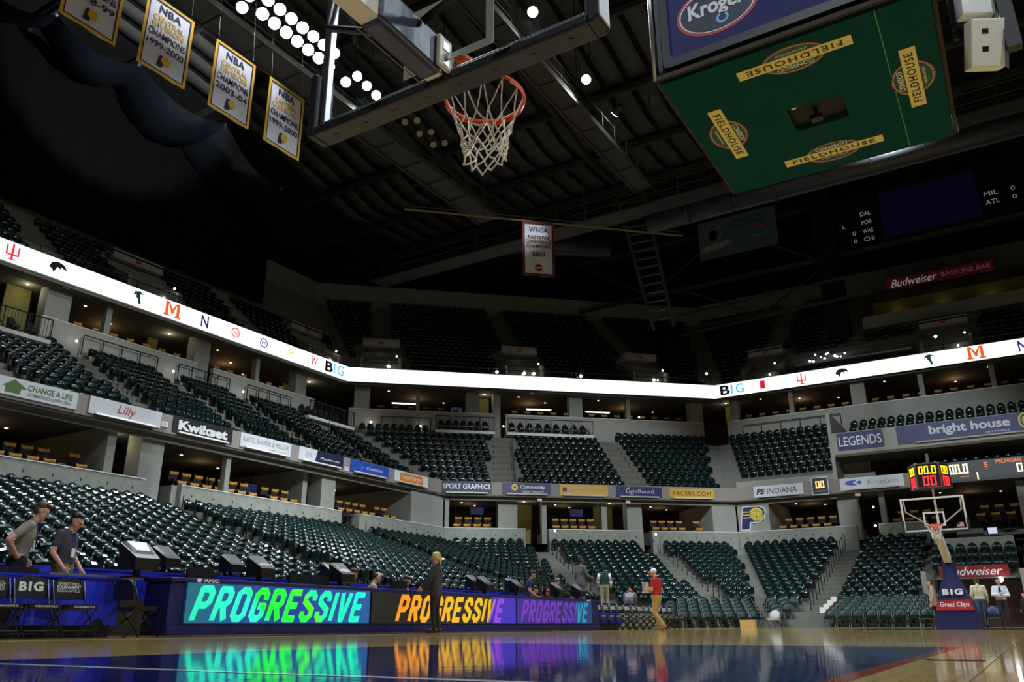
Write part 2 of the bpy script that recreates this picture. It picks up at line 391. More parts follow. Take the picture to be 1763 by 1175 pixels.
for f,c0,c1,d0,d1,m in (('L',17.2,18.4,.5,1.2,M_conc),('L',16.0,17.2,2.0,2.2,M_yellow),('L',20.2,20.5,.4,.8,M_conc),('L',24.4,25.0,3.0,3.2,M_yellow),('L',25.7,26.7,.5,1.2,M_conc),
      ('L',30.0,30.3,.4,.8,M_conc),('L',33.4,34.3,.5,1.2,M_conc),('L',35.0,36.6,3.5,3.7,M_yellow),('C',-.3,.75,.5,1.2,M_conc),('C',3.9,4.15,.4,.8,M_conc),
      ('C',7.4,8.3,.5,1.2,M_conc),('C',8.3,9.3,2.5,2.7,M_yellow),('C',9.3,9.8,.5,1.2,M_conc),('C',14.8,15.75,.5,1.2,M_conc),('C',19.0,19.3,.4,.8,M_conc),
      ('C',23.9,24.9,.5,1.2,M_conc),('E',-15.1,-14.3,2.5,2.7,M_yellow),('E',-14.2,-13.6,.5,1.2,M_conc),('E',-9.95,-9.65,.4,.8,M_conc),('E',-5.85,-4.95,.5,1.2,M_conc),
      ('E',-1.65,-1.35,.4,.8,M_conc),('E',2.4,2.7,.4,.8,M_conc),('E',6.0,6.9,.5,1.2,M_conc)):
    d=W2['LCE'.index(f)]; mb=MB(); fbox(mb,f,c0,c1,d+d0,d+d1,12.1,15.75); struct(mb.build('wall_club_pier',m))
RIB=(34.7,50.9,55.0)
AR,BR=corners(RIB); rA=AR.x*.742+AR.y*.67; rB=BR.x*.742+BR.y*.67
for f,c0,c1 in (('L',2,AR.y),('C',rA,rB),('E',BR.x,14)):
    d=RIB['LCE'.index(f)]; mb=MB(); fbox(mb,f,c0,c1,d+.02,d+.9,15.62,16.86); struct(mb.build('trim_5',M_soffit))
# upper back wall
UB=off(UPP[1],.6)
mb=MB(); strip(mb,UB,27.4,UB,30.0,4,14); struct(mb.build('wall_upper_back',M_conc))
struct(MB().box(-62,-61.8,-10,80,0,40).build('wall_left',M_blackm)); struct(MB().box(-62,30,79.8,80,0,40).build('wall_far',M_blackm))

# LED ribbon
rib=empty('ribbon_board',P('C',(rA+rB)/2,RIB[1],15.8),'long glowing white ribbon screen with college logos around the upper deck front','ribbon screen')
M_led=mat('led_white',rgb(250,250,255),.5,emit=1.6,ecol=(.98,.98,1,1))
inv=rib.matrix_basis.inverted()
for f,c0,c1 in (('L',2,AR.y),('C',rA,rB),('E',BR.x,14)):
    mb=MB(); fbox(mb,f,c0,c1,RIB['LCE'.index(f)]-.12,RIB['LCE'.index(f)]+.02,15.84,16.78); mb.build('led_panel',M_led,rib,inv)
def E_(name,r,g,b,s=1.0): return mat('led_'+name,rgb(r,g,b),.5,emit=s,ecol=rgb(r,g,b))
def rlogo(face,co): return inv @ fframe(face,co,RIB['LCE'.index(face)]-.12,16.31)
red=E_('red',205,30,45); blk=E_('black',8,8,14,.3); org=E_('orange',232,90,30); nvy=E_('navy',20,30,110); cyan=E_('cyan',90,190,240); gold=E_('gold',238,214,120); pale_g=E_('pale_gold',252,240,196,1.3); grn=E_('green',20,70,60,.5)
def big(face,co):
    F=rlogo(face,co)
    text('B',.72,.72,blk,rib,F,cx=-.62,bold=.03,name='logo'); text('1G',.95,.72,cyan,rib,F,cx=.3,bold=.02,name='logo')
def fork(face,co):
    F=rlogo(face,co); mb=MB()
    for x0,x1,y0,y1 in ((-.05,.05,-.4,.4),(-.3,-.22,-.1,.3),(.22,.3,-.1,.3),(-.3,.3,-.18,-.1),(-.16,.16,-.4,-.33)): mb.box(x0,x1,y0,y1,.01,.02)
    mb.build('logo',red,rib,F)
def hawk(face,co):
    F=rlogo(face,co); flat([(-.45,-.05),(-.35,.2),(-.05,.32),(.25,.25),(.45,.0),(.3,.02),(.1,.1),(.15,-.05),(-.05,.05),(-.2,-.28),(-.28,-.12)],rib,blk,M=F,name='logo')
def helm(face,co):
    F=rlogo(face,co); flat([(-.3,.05),(-.22,.28),(.05,.36),(.3,.22),(.1,.2),(.12,-.05),(.2,-.35),(.05,-.35),(-.02,-.08),(-.12,0),(-.12,.16)],rib,grn,M=F,name='logo')
def ell_(face,co,c,s='W',col2=None):
    F=rlogo(face,co); MB().ringband(ellipse(.3,.3),ellipse(.23,.23),.01,.016).build('logo',c,rib,F); text(s,.3,.2,c,rib,F,bold=.02,name='logo')
def block_m(face,co,c,s=1.0):
    mb=MB()
    for sx in (-1,1): mb.box(sx*.3-.08,sx*.3+.08,-.34,.34,.01,.016); mb.box(sx*.3-.16,sx*.3+.16,-.36,-.26,.01,.0163)
    mb.prism([(-.38,.36),(-.2,.36),(.0,.05),(.2,.36),(.38,.36),(.38,.26),(.22,.26),(.04,-.22),(-.04,-.22),(-.22,.26),(-.38,.26)],.01,.0166)
    mb.build('logo',c,rib,rlogo(face,co)@Matrix.Scale(s,4))
def let(face,co,s,c,w=.8,h=.66,sh=0): text(s,w,h,c,rib,rlogo(face,co),bold=.02,shear=sh,name='logo')
fork('L',14.85); hawk('L',16.98); helm('L',21.23); block_m('L',23.3,org,1.15); let('L',25.4,'N',nvy,.5,.7); ell_('L',27.56,red,'osu'); ell_('L',29.7,nvy,'ps')
let('L',31.9,'P',gold,.4,.5); let('L',33.95,'W',red,.6,.6,.2); big('L',35.9); block_m('L',19.0,pale_g)
big('E',-13.6); let('E',-11.5,'I',red,.35,.6); fork('E',-8.8); hawk('E',-6.1); block_m('E',-3.44,pale_g); helm('E',-.75); block_m('E',1.9,org,1.15); let('E',4.45,'N',nvy,.5,.7)
# ------------------------------------------------------------------ fixed seats
def shell(nu,nv,x=.215,z0=.36,z1=.83,y0=-.10,th=.035,mb=None):
    mb=mb or MB(); vs=[];fs=[]
    for s in (0,1):
        for j in range(nv):
            v=j/(nv-1)
            for i in range(nu):
                u=-1+2*i/(nu-1)
                X=x*u*(1-.16*v**4); Z=z0+(z1-z0)*v-.11*(abs(u)**2.6)*v**3
                Y=y0-.10*v-.035*u*u-.09*v**6-(th if s else 0)*(1-.5*v)
                vs.append((X,Y,Z))
    k=nu*nv
    for j in range(nv-1):
        for i in range(nu-1):
            a=j*nu+i; fs.append((a+1,a,a+nu,a+nu+1)); fs.append((k+a,k+a+1,k+a+nu+1,k+a+nu))
    for i in range(nu-1):
        a=(nv-1)*nu+i; fs.append((a+1,a,k+a,k+a+1)); fs.append((i,i+1,k+i+1,k+i))
    for j in range(nv-1):
        a=j*nu; fs.append((a,k+a,k+a+nu,a+nu)); a=j*nu+nu-1; fs.append((k+a,a,a+nu,k+a+nu))
    return mb.add(vs,fs)
def pan_mb(mb=None):   # tipped-up seat pan
    mb=mb or MB()
    vs=[];fs=[]
    for j,(z,yy) in enumerate(((.34,.0),(.52,.05),(.64,.05),(.70,.0),(.69,-.08),(.36,-.09))):
        for i in range(4):
            u=-1+2*i/3; vs.append((.195*u*(1-.08*(j in (2,3,4))),yy-.03*u*u,z-.035*u*u*(j in (2,3,4))))
    for j in range(6):
        for i in range(3): a=j*4+i; b=((j+1)%6)*4+i; fs.append((a+1,a,b,b+1))
    return mb.add(vs,fs)
def stand_mb(mb=None):
    mb=mb or MB()
    mb.prism([(-.16,.56),(.12,.56),(.12,.52),(-.09,.52),(-.09,0),(-.14,0),(-.14,.52),(-.16,.52)],-.014,.014,M=frame((0,0,0),(0,1,0),(0,0,1))); return mb
me_back=shell(6,5).mesh('seat_back',M_green,True); me_pan=pan_mb().mesh('seat_pan',M_green); me_stand=stand_mb().mesh('seat_standard',M_rail)
low_mb=pan_mb(shell(4,4)); low_v=np.array([tuple(v) for v in low_mb.v]); low_f=low_mb.f
LOW_AISLE={'L':[(17.85,17.85,1.25),(28.4,28.4,1.2)],'C':[(10.7,11.5,1.2),(17.4,17.4,1.1)],'E':[(-5.7,-6.05,1.1)]}
MID_AISLE={'L':[(12.6,12.6,1.2),(18.1,18.2,1.2),(23.4,23.6,1.2),(28.1,27.8,1.2),(33.3,32.3,1.2)],'C':[(9.75,8.9,1.3),(16.9,17.3,1.2)],'E':[]}
UPP_AISLE={'L':[(10,10,1.2),(17,17,1.2),(23.2,23.2,1.2),(30,30,1.2),(36.5,36.5,1.2)],'C':[(1.4,1.4,1.3),(11.8,11.8,1.2),(21.5,21.5,1.2)],'E':[(-12,-12,1.3),(-6,-6,1.2),(.3,.3,1.4),(6,6,1.2)]}
def aisle_c(a,t): return a[1]+(a[0]-a[1])*t     # a=(at back, at front, width)
seats=[]
def fill(T,AI,y0,x1,margin,tierno,skip=None):
    a,b,n,z0,z1=T
    for i in range(n):
        t=i/(n-1); r=lerp3(a,b,t); z=z0+(z1-z0)*t; A,B=corners(r); s0=A.x*.742+A.y*.67; s1=B.x*.742+B.y*.67
        for f,lo,hi in (('L',y0,A.y-margin),('C',s0+margin,s1-margin),('E',B.x+margin,x1)):
            d=r['LCE'.index(f)]; k=int((hi-lo)/.52)
            for j in range(k):
                co=hi-(j+.5)*.52 if f=='L' else lo+(j+.5)*.52
                if any(abs(co-aisle_c(q,t))<q[2]/2+.26 for q in AI[f]): continue
                if skip and skip(f,co,i,z): continue
                seats.append((P(f,co,d,z),f,i,co,tierno))
fill(LOW,LOW_AISLE,2.6,-1.8,.16,0,lambda f,co,i,z: f=='E' and co>-1.55-.045*i and False)
def midskip(f,co,i,z):
    if f=='C' and i>=10 and (5.0<co<9.2 or 9.9<co<16.1): return True
    if f=='L' and i>=9 and (co>32.6 or co<16.9): return True
    return f=='E' and i in (1,2)
fill(MID,MID_AISLE,6,-6.5,.75,1,midskip)
VOM=[('C',1.4,1.35,5),('C',11.8,1.35,5),('C',21.5,1.3,5),('L',23.2,1.6,4),('L',36.5,1.5,4),('E',-12.0,1.3,5),('E',.3,1.5,5),('L',10,1.5,4)]
def uppskip(f,co,i,z):
    for ff,c,w,k in VOM:
        if ff==f and i<=k+1 and abs(co-c)<w+.6: return True
    if f=='L' and i>6: return True
    if f=='E' and i>=7 and co>-8.4: return True
    return f=='E' and 1<=i<=4 and -10.2<co<-1.6
fill(UPP,UPP_AISLE,9,9,.6,2,uppskip)
# three short rows above the tunnel, and rows right of it
for i in (6,7,8):
    for j in range(7): seats.append((Vector((-1.4+j*.52,42.6+.7*(i-6),2.2+.42*(i-6))),'E',i,-1.4+j*.52,3))
for i in range(12):
    for j in range(8): seats.append((Vector((2.45+j*.52,LOW[0][2]+(LOW[1][2]-LOW[0][2])*i/14,LOW[3]+(LOW[4]-LOW[3])*i/14)),'E',i,2.45+j*.52,3))
# rows in the box above the LEGENDS sign and one under it
for r_,(yy,zz) in enumerate(((48.7,10.15),(49.5,10.65),(50.3,11.15))):
    for j in range(23): seats.append((Vector((-5.2+j*.52,yy,zz)),'E',r_,-5.2+j*.52,4))
for r_,(yy,zz) in enumerate(((48.7,7.75),(49.6,8.25))):
    for j in range(17): seats.append((Vector((-2.2+j*.52,yy,zz)),'E',r_,-2.2+j*.52,4))
def vis(s):
    x,y,z=proj(s[0]+Vector((0,0,.6)))
    if z<2 or x<-10 or x>1773 or y<-10 or y>1185: return 1e9
    if s[4]!=0: return 1e8+z
    if s[4]==0 and s[1]=='L' and s[2]<=1 and y>965: return z+14      # front rows hidden by the press tables
    return z
order=sorted(range(len(seats)),key=lambda k:vis(seats[k]))
chosen=set(order[:300])
def seat_label(s):
    p,f,i,co,t=s; k=SIDX[s[1],s[2],round(s[3],2)]
    if f=='L':
        if co<17.85: return f'dark green tip-up seat, {ORD[i]} row up, {nth(k)} left of the first left stair'
        return f'dark green tip-up seat, {ORD[i]} row up, {nth(k)} right of the first left stair'
    return f'dark green tip-up seat, {ORD[i]} row up, {nth(k)} from left, ' + ('lower corner stand' if f=='C' else 'lower far end stand')
SIDX={}
for f_ in 'LCE':
    for i_ in range(15):
        row=sorted(round(s[3],2) for s in seats if s[1]==f_ and s[2]==i_ and s[4] in (0,3))
        if f_=='L':
            for k_,c_ in enumerate([c for c in row if c<17.85][::-1]): SIDX[f_,i_,c_]=k_+1
            for k_,c_ in enumerate([c for c in row if c>=17.85]): SIDX[f_,i_,c_]=k_+1
        else:
            for k_,c_ in enumerate(row): SIDX[f_,i_,c_]=k_+1
rest=[]
for k,s in enumerate(seats):
    M=smat(s[1],s[0])
    if k in chosen:
        o=empty('stadium_seat',M,seat_label(s),'seat','green tip-up seats of the lower stand')
        link('seat_back',me_back,o); link('seat_pan',me_pan,o)
        for sx in (-.245,.245): link('seat_standard',me_stand,o,Matrix.Translation((sx,0,0)))
    else: rest.append(M)
N=len(rest); Ms=np.array([[list(r) for r in m] for m in rest])
V=np.einsum('nij,vj->nvi',Ms[:,:3,:3],low_v)+Ms[:,None,:3,3]
nv=len(low_v); Fb=low_f; me=bpy.data.meshes.new('stadium_seats')
quads=np.array(Fb,dtype=np.int64); nf=len(quads)
allf=(quads[None]+(np.arange(N)*nv)[:,None,None]).reshape(-1)
me.vertices.add(N*nv); me.vertices.foreach_set('co',V.reshape(-1).astype(np.float32))
me.loops.add(N*nf*4); me.loops.foreach_set('vertex_index',allf.astype(np.int32))
me.polygons.add(N*nf); me.polygons.foreach_set('loop_start',np.arange(0,N*nf*4,4,dtype=np.int32)); me.polygons.foreach_set('loop_total',np.full(N*nf,4,dtype=np.int32))
me.polygons.foreach_set('use_smooth',np.ones(N*nf,dtype=bool)); me.materials.append(M_green); me.update(calc_edges=True); me.validate()
tag(link('stadium_seating',me),'rows of dark green tip-up seats filling the rest of all three decks','seating',kind='stuff')

# ------------------------------------------------------------------ stair steps and railings in the aisles
me_step={}
M_step=mat('step_concrete',rgb(112,110,97),.9,noise=(4,.2)); M_nose=mat('step_nosing',rgb(150,128,50),.8)
def step_mesh(w,d,h):
    k=(round(w,2),round(d,2),round(h,2))
    if k not in me_step: me_step[k]=MB().box(-w/2,w/2,-d/2,d/2,0,h).mesh('step',M_step)
    return me_step[k]
def aisle(T,a,f,name,label,posts=True,i0=0,side=1):
    A,B,n,z0,z1=T; root=struct(link('floor_stair',MB().box(-.05,.05,-.05,.05,-.02,0).mesh('stair_base',M_step)))
    k='LCE'.index(f); tr=(B[k]-A[k])/(n-1); rise=(z1-z0)/(n-1)
    rail=empty(name,P(f,aisle_c(a,.5),(A[k]+B[k])/2,z0),label,'railing','aisle railings'); ri=rail.matrix_basis.inverted()
    tops=[]
    root.matrix_basis=Matrix.Translation(P(f,aisle_c(a,0),A[k],z0)); inv_=root.matrix_basis.inverted()
    for i in range(i0,n-1):
        t=i/(n-1); p=P(f,aisle_c(a,t),A[k]+tr*(i+.3),z0+rise*i)
        if f=='E' or True: link('step',step_mesh(a[2],tr*.45,rise*.5),root,inv_@smat(f,p))
    for i in range(i0,n if n>12 else n-2):
        t=i/(n-1); p=P(f,aisle_c(a,t)+side*(a[2]/2-.05),A[k]+tr*i,z0+rise*i)
        link('post',POST,rail,ri@Matrix.Translation(p)); tops.append(p+Vector((0,0,.88)))
        if i%3==0 and i<n-1:
            q=P(f,aisle_c(a,t+1/(n-1))+side*(a[2]/2-.05),A[k]+tr*(i+1),z0+rise*(i+1))+Vector((0,0,.88))
            MB().path([tops[-1],q],.02,5).build('rail',M_rail,rail,ri)
POST=MB().tube((0,0,0),(0,0,.9),.022,n=6).mesh('post',M_rail)
seq=[(LOW,LOW_AISLE,'lower'),(MID,MID_AISLE,'middle')]
for T,AI,nm in seq:
    for f in 'LCE':
        for q,a in enumerate(AI[f]):
            fn={'L':'left','C':'corner','E':'far end'}[f]
            i0=4 if (nm=='lower' and f=='C' and q==0) else 0
            aisle(T,a,f,'aisle_railing',f'black post railing beside the {ORD[q]} stair of the {fn} {nm} stand',i0=i0,side=1 if f!='E' else -1)
mb=MB(); mb.box(-12.6,-6.4,49.75,50.0,7.4,8.72); struct(mb.build('wall_middle_end',M_wall2))
# step lights
bulb=MB().ell((0,0,0),(.07,.07,.07),8,6).mesh('bulb',M_cool)
def lamp(name,p,label,m=None,s=1.0,group='small aisle lamps'):
    o=link(name,bulb if m is None else m,None,Matrix.Translation(p)@Matrix.Scale(s,4)); return tag(o,label,'lamp',group)
for f,co,d,z,l in (('C',11.4,42.6,5.2,'small glowing stair lamp right of the first corner stair opening'),('C',17.6,43.2,5.15,'small glowing stair lamp beside the second corner stair opening'),
     ('E',-4.5,47.7,5.3,'small glowing lamp at the far end stair gap'),('E',-4.7,49.5,6.55,'small glowing lamp high inside the dark far end passage'),
     ('L',18.5,34.6,13.1,'bright lamp at the top of the second left club stair'),('L',23.9,34.6,13.0,'bright lamp at the top of the third left club stair'),('L',28.6,34.6,13.0,'bright lamp at the top of the fourth left club stair'),
     ('C',.9,50.7,13.0,'bright lamp at the corner club stair'),('C',4.2,50.7,12.85,'bright lamp beside the corner guard rail'),('C',9.9,50.8,13.1,'small lamp at the middle corner club stair'),
     ('C',20.0,51.6,14.35,'amber glowing lamp in the corner club window'),('C',11.3,50.9,16.95,'small lamp on the ribbon edge left of the middle portal'),('L',27.9,19.5,2.9,'small glowing step lamp in the left lower stand')):
    lamp('step_lamp',P(f,co,d,z),l,s=.85)

# ------------------------------------------------------------------ guard rails and club balconies
def guard(f,c0,c1,d,z,h,label,infill=False,n=4):
    r=empty('guard_rail',P(f,c0,d,z),label,'railing'); ri=r.matrix_basis.inverted()
    for i in range(n+1):
        p=P(f,c0+(c1-c0)*i/n,d,z); MB().tube(p,p+Vector((0,0,h)),.03,n=6).build('post',M_rail,r,ri)
    MB().path([P(f,c0,d,z+h),P(f,c1,d,z+h)],.03,6).build('top_rail',M_rail,r,ri)
    if infill:
        mb=MB(); k=int((c1-c0)/.14)
        for i in range(k): p=P(f,c0+(i+.5)*(c1-c0)/k,d,z); mb.box(p.x-.008,p.x+.008,p.y-.008,p.y+.008,z,z+h)
        o=mb.build('baluster_infill',M_rail,r,ri); o['kind']='stuff'
        MB().path([P(f,c0,d,z+.08),P(f,c1,d,z+.08)],.015,5).build('bottom_rail',M_rail,r,ri)
    return r
guard('L',18.9,23.0,34.75,12.55,1.0,'thin black guard rail along the pale wall above the second left club block')
guard('L',24.3,27.7,34.75,12.55,1.0,'thin black guard rail along the pale wall above the third left club block')
guard('L',29.0,32.4,34.75,12.55,1.0,'thin black guard rail along the pale wall above the fourth left club block')
guard('C',1.6,4.9,50.75,12.5,.95,'thin black guard rail on the pale wall at the left corner club block')
guard('E',-13.2,-6.6,54.8,12.5,1.0,'long black guard rail on the pale wall above the far end club block',n=5)
M_ledge=mat('ledge_white',rgb(232,232,228),.7)
def balcony(f,c0,c1,d,label,nch):
    mb=MB(); fbox(mb,f,c0,c1,d-1.3,d,12.24,12.42); struct(mb.build('floor_club_balcony',M_ledge))
    guard(f,c0+.05,c1-.05,d-1.27,12.43,.95,label,True,4)
    for i in range(nch):
        co=c0+.5+(c1-c0-1)*i/max(1,nch-1)
        o=empty('club_seat',smat(f,P(f,co,d-.45,12.43)),f'dark club seat, {ORD[i]} from left on {label.split("round ")[-1]}','seat','dark seats on the club balconies')
        link('seat_back',me_back2,o); link('seat_pan',me_pan2,o)
        for sx in (-.215,.215): link('seat_standard',me_stand,o,Matrix.Translation((sx,0,0)))
M_dseat=mat('dark_seat',rgb(22,27,32),.35)
me_back2=shell(5,4,.205,.3,.95).mesh('seat_back',M_dseat,True); me_pan2=MB().box(-.19,.19,-.12,.3,.36,.46).mesh('seat_pan',M_dseat)
balcony('C',5.1,9.1,50.9,'barred railing round the seven seat corner balcony',7)
balcony('C',9.95,16.0,50.9,'barred railing round the nine seat corner balcony',9)
balcony('L',32.9,37.0,34.9,'barred railing round the left balcony by the corner',7)
balcony('L',12.5,16.8,34.9,'barred railing round the balcony at the left edge of view',5)

# ------------------------------------------------------------------ portable padded chairs at corner and end
def padded_chair(cs,cf):
    mb1=MB(); shell(7,5,.225,.36,.72,-.14,.05,mb1)
    mb2=MB(); mb2.prism(rrect(.45,.44,.08),-.03,.04,M=frame((0,.03,.35),(1,0,0),(0,1,.05)))
    mb3=MB(); mb3.path([(0,.24,0),(0,-.12,.34),(0,-.2,.62)],.013,5); mb3.path([(0,-.26,0),(0,.16,.34)],.013,5)
    return mb1.mesh('backrest',cs,True),mb2.mesh('seat',cs),mb3.mesh('side_frame',cf)
PC=padded_chair(M_greenp,mat('chair_frame_grey',rgb(120,126,124),.4,metal=.4))
def place_pc(p,f,label,meshes=PC,group='portable padded green chairs',name='padded_chair'):
    o=empty(name,smat(f,p),label,'chair',group)
    for nm,m in zip(('backrest','seat'),meshes): link(nm,m,o)
    for sx in (-.23,.23): link('side_frame',meshes[2],o,Matrix.Translation((sx,0,0)))
    return o
WHITE_SPOTS=[]
for i in range(5):
    z=.03+.16*i; r=(14.4,31.0+i*.72,35.0+i*.72); y=(r[1]-.67*11.9)/.742; xb=-(r[1]-.742*r[2])/.67
    s0=-11.9*.742+y*.67; s1=xb*.742+r[2]*.67
    k=int((s1-s0-.3)/.53)
    for j in range(k): place_pc(P('C',s1-.25-(j+.5)*.53,r[1],z),'C',f'green padded portable chair, {ORD[i]} row, {nth(j+1)} from the right, corner block')
    for j in range(3+i): 
        X=xb+.4+j*.53
        if X<-7.0: place_pc(P('E',X,r[2],z),'E',f'green padded portable chair, {ORD[i]} row, {nth(j+1)} right of the corner bend')
    k=8
    for j in range(8):
        X=-5.3+.03*i+(j+.5)*.53
        if X<-1.15: place_pc(P('E',X,r[2],z),'E',f'green padded portable chair, {ORD[i]} row, {nth(j+1)} right of the far end stair')
    WHITE_SPOTS.append(P('E',-5.3+.03*i-.16,r[2]-.05,z))
# white paper placards stacked on the aisle chairs
for i,p in enumerate(WHITE_SPOTS[1:]):
    o=MB().box(-.12,.12,-.02,.02,0,.22,M=Matrix.Rotation(.18,4,'X')).build('white_placard',M_white,None,smat('E',p+Vector((.02,-.02,.42))))
    MB().box(-.12,.12,0,.2,-.02,0).build('folded_flap',M_white,o)
    tag(o,f'bright white placard standing on the aisle chair of the {ORD[i+1]} row','placard','white placards on aisle chairs')
PCW=padded_chair(mat('white_vinyl',rgb(176,178,178),.5),mat('chair_frame_grey',rgb(120,126,124)))
place_pc(Vector((-6.95,33.6,0)),'E','white folding chair standing alone in front of the green chairs',PCW,'',name='folding_chair')
cb=MB().box(-.28,.28,-.2,.2,0,.32).build('cardboard_box',mat('cardboard',rgb(190,158,98),.8,noise=(6,.1)),None,zrot((-7.6,32.2,0),.05))
MB().box(-.28,-.005,-.2,.2,.321,.327).build('flap',MATS['cardboard'],cb); MB().box(.005,.28,-.2,.2,.321,.327).build('flap',MATS['cardboard'],cb)
tag(cb,'tan cardboard box on the court edge left of the white chair','box')
# ------------------------------------------------------------------ sponsor signs on the fascia
def pm(name,r,g,b,rough=.5): return mat('print_'+name,rgb(r,g,b),rough)
p_white=pm('white',226,228,230); p_grey=pm('grey',150,150,152); p_navy=pm('navy',28,32,96); p_dnavy=pm('darknavy',18,26,58); p_black=pm('black',16,16,20); p_gold=pm('gold',206,160,52)
p_green=pm('leaf',70,110,40); p_redt=pm('redtext',176,44,40); p_blue=pm('blue',38,76,176); p_orange=pm('orange',226,130,40); p_purple=pm('purple',52,42,92); p_yel=pm('yellow',226,198,60); p_pale=pm('pale',206,208,212)
p_lblue=pm('lightblue',110,170,230); p_red=pm('red',178,32,38)
def sign(face,c0,c1,z0,z1,m,label,d=None,lampbar=True,name='sponsor_sign',th=.05):
    d=FAS['LCE'.index(face)] if d is None else d
    w=c1-c0; h=z1-z0
    o=MB().box(-w/2,w/2,-h/2,h/2,0,th).build(name,m,None,fframe(face,(c0+c1)/2,d-.001,(z0+z1)/2))
    tag(o,label,'sign')
    if lampbar:
        mb=MB(); mb.hexa([(-w*.42,-h/2-.03,.06),(w*.42,-h/2-.03,.06),(w*.42,-h/2-.03,.22),(-w*.42,-h/2-.03,.22),(-w*.42,-h/2+.07,.06),(w*.42,-h/2+.07,.06),(w*.42,-h/2+.0,.2),(-w*.42,-h/2+.0,.2)])
        mb.build('lamp_hood',M_white,o)
    return o,w,h
Z=.052
o,w,h=sign('L',10.95,13.9,7.42,8.02,p_pale,'pale sign with green house arrow and CHANGE A LIFE lettering',lampbar=False)
text('CHANGE A LIFE',1.55,.2,p_green,o,cx=.5,cy=.08,z=Z,bold=.01); text('COMMONGOALINDY.ORG',1.5,.11,p_grey,o,cx=.5,cy=-.14,z=Z,bold=.005)
flat([(-1.1,.0),(-.75,.26),(-.3,-.0),(-.5,-.02),(-.5,-.2),(-1.0,-.2),(-1.0,0)],o,p_green,z=Z)
o,w,h=sign('L',14.35,17.3,7.42,8.05,p_pale,'pale sign with the red script word Lilly'); text('Lilly',.75,.4,p_redt,o,z=Z,shear=.25)
o,w,h=sign('L',17.85,20.75,7.42,8.06,p_black,'black sign reading Kwikset in bold white'); text('Kwikset',2.4,.4,p_white,o,z=Z,bold=.05)
o,w,h=sign('L',21.2,24.1,7.42,8.04,p_pale,'pale sign reading KATZ, SAPPER & MILLER'); text('KATZ, SAPPER & MILLER',2.6,.24,p_grey,o,cy=.05,z=Z); text('certified accountants',1.1,.06,p_grey,o,cx=.7,cy=-.18,z=Z)
o,w,h=sign('L',24.6,27.55,7.42,8.05,p_pale,'sign half pale with ipl and half navy with web address'); 
flat([(-.3,h/2),(-.45,-h/2),(w/2,-h/2),(w/2,h/2)],o,p_dnavy,z=Z,name='navy_panel'); text('ipl',.4,.32,p_grey,o,cx=-.85,z=Z,shear=.2); text('IPLpower.com',1.3,.14,p_white,o,cx=.55,cy=-.05,z=Z+.007,shear=.2)
o,w,h=sign('L',28.1,31.0,7.42,8.02,p_blue,'bright blue sign with a small white star and AIT lettering'); text('AIT LABORATORIES',1.3,.13,p_white,o,cx=.35,z=Z)
for a in range(4): flat([(-.65+.16*math.cos(t+a*PI/2)*k,.16*math.sin(t+a*PI/2)*k) for t,k in ((-.25,.4),(0,1),(.25,.4))],o,p_white,z=Z)
o,w,h=sign('L',31.5,34.4,7.42,8.0,p_white,'white sign holding an orange ExactTarget plate'); flat(rrect(2.0,.48,.08),o,p_orange,z=Z,name='orange_plate'); text('ExactTarget',1.75,.32,p_white,o,z=Z+.007)
o,w,h=sign('C',5.05,7.95,7.36,8.04,p_dnavy,'navy sign reading SPORT GRAPHICS'); text('SPORT GRAPHICS',2.75,.3,p_white,o,cy=.04,z=Z,bold=.02)
o,w,h=sign('C',8.6,11.45,7.36,8.02,p_purple,'dark purple sign reading Community Health Network'); text('Community',1.5,.26,p_white,o,cx=.35,cy=.08,z=Z,bold=.02); text('Health Network',1.3,.13,p_white,o,cx=.35,cy=-.16,z=Z)
MB().ringband(ellipse(.19,.19,20,-.72,.07),ellipse(.08,.08,20,-.72,.07),Z,Z+.006).build('emblem',p_yel,o)
o,w,h=sign('C',12.0,14.95,7.36,8.0,p_gold,'gold sign reading OLD NATIONAL BANK'); text('OLD NATIONAL BANK',2.2,.16,p_grey,o,cx=.25,cy=.02,z=Z); flat([(-1.3,-.1),(-1.05,-.1),(-1.05,.15),(-1.3,.15)],o,p_navy,z=Z)
o,w,h=sign('C',15.45,18.3,7.36,7.98,p_navy,'navy sign reading LightBound'); text('LightBound.',1.8,.3,p_pale,o,cx=.1,z=Z)
flat([(-.85,.12),(-.6,.28),(-.55,.22),(-.75,.1)],o,p_yel,z=Z)
o,w,h=sign('C',18.8,21.65,7.36,7.94,p_gold,'gold sign reading PACERS.COM'); text('PACERS.COM',2.4,.26,p_dnavy,o,z=Z,spacing=1.1)
o,w,h=sign('E',-11.0,-8.1,7.36,8.02,p_pale,'pale sign reading FS INDIANA'); text('FS',.5,.34,p_navy,o,cx=-1.05,z=Z,bold=.05,shear=.2); text('INDIANA',1.75,.34,p_dnavy,o,cx=.2,z=Z,shear=.1)
o,w,h=sign('E',-6.05,-2.7,7.36,8.04,p_pale,'pale sign reading Kinetico beside a blue arrow emblem'); text('Kinetico',1.6,.32,p_grey,o,cx=.6,cy=.03,z=Z)
flat(ellipse(.45,.15,20,-.95,.05),o,p_blue,z=Z); flat([(-.98,.05),(-.7,.2),(-.55,.2),(-.8,.05),(-.55,-.1),(-.7,-.1)],o,p_white,z=Z+.007)
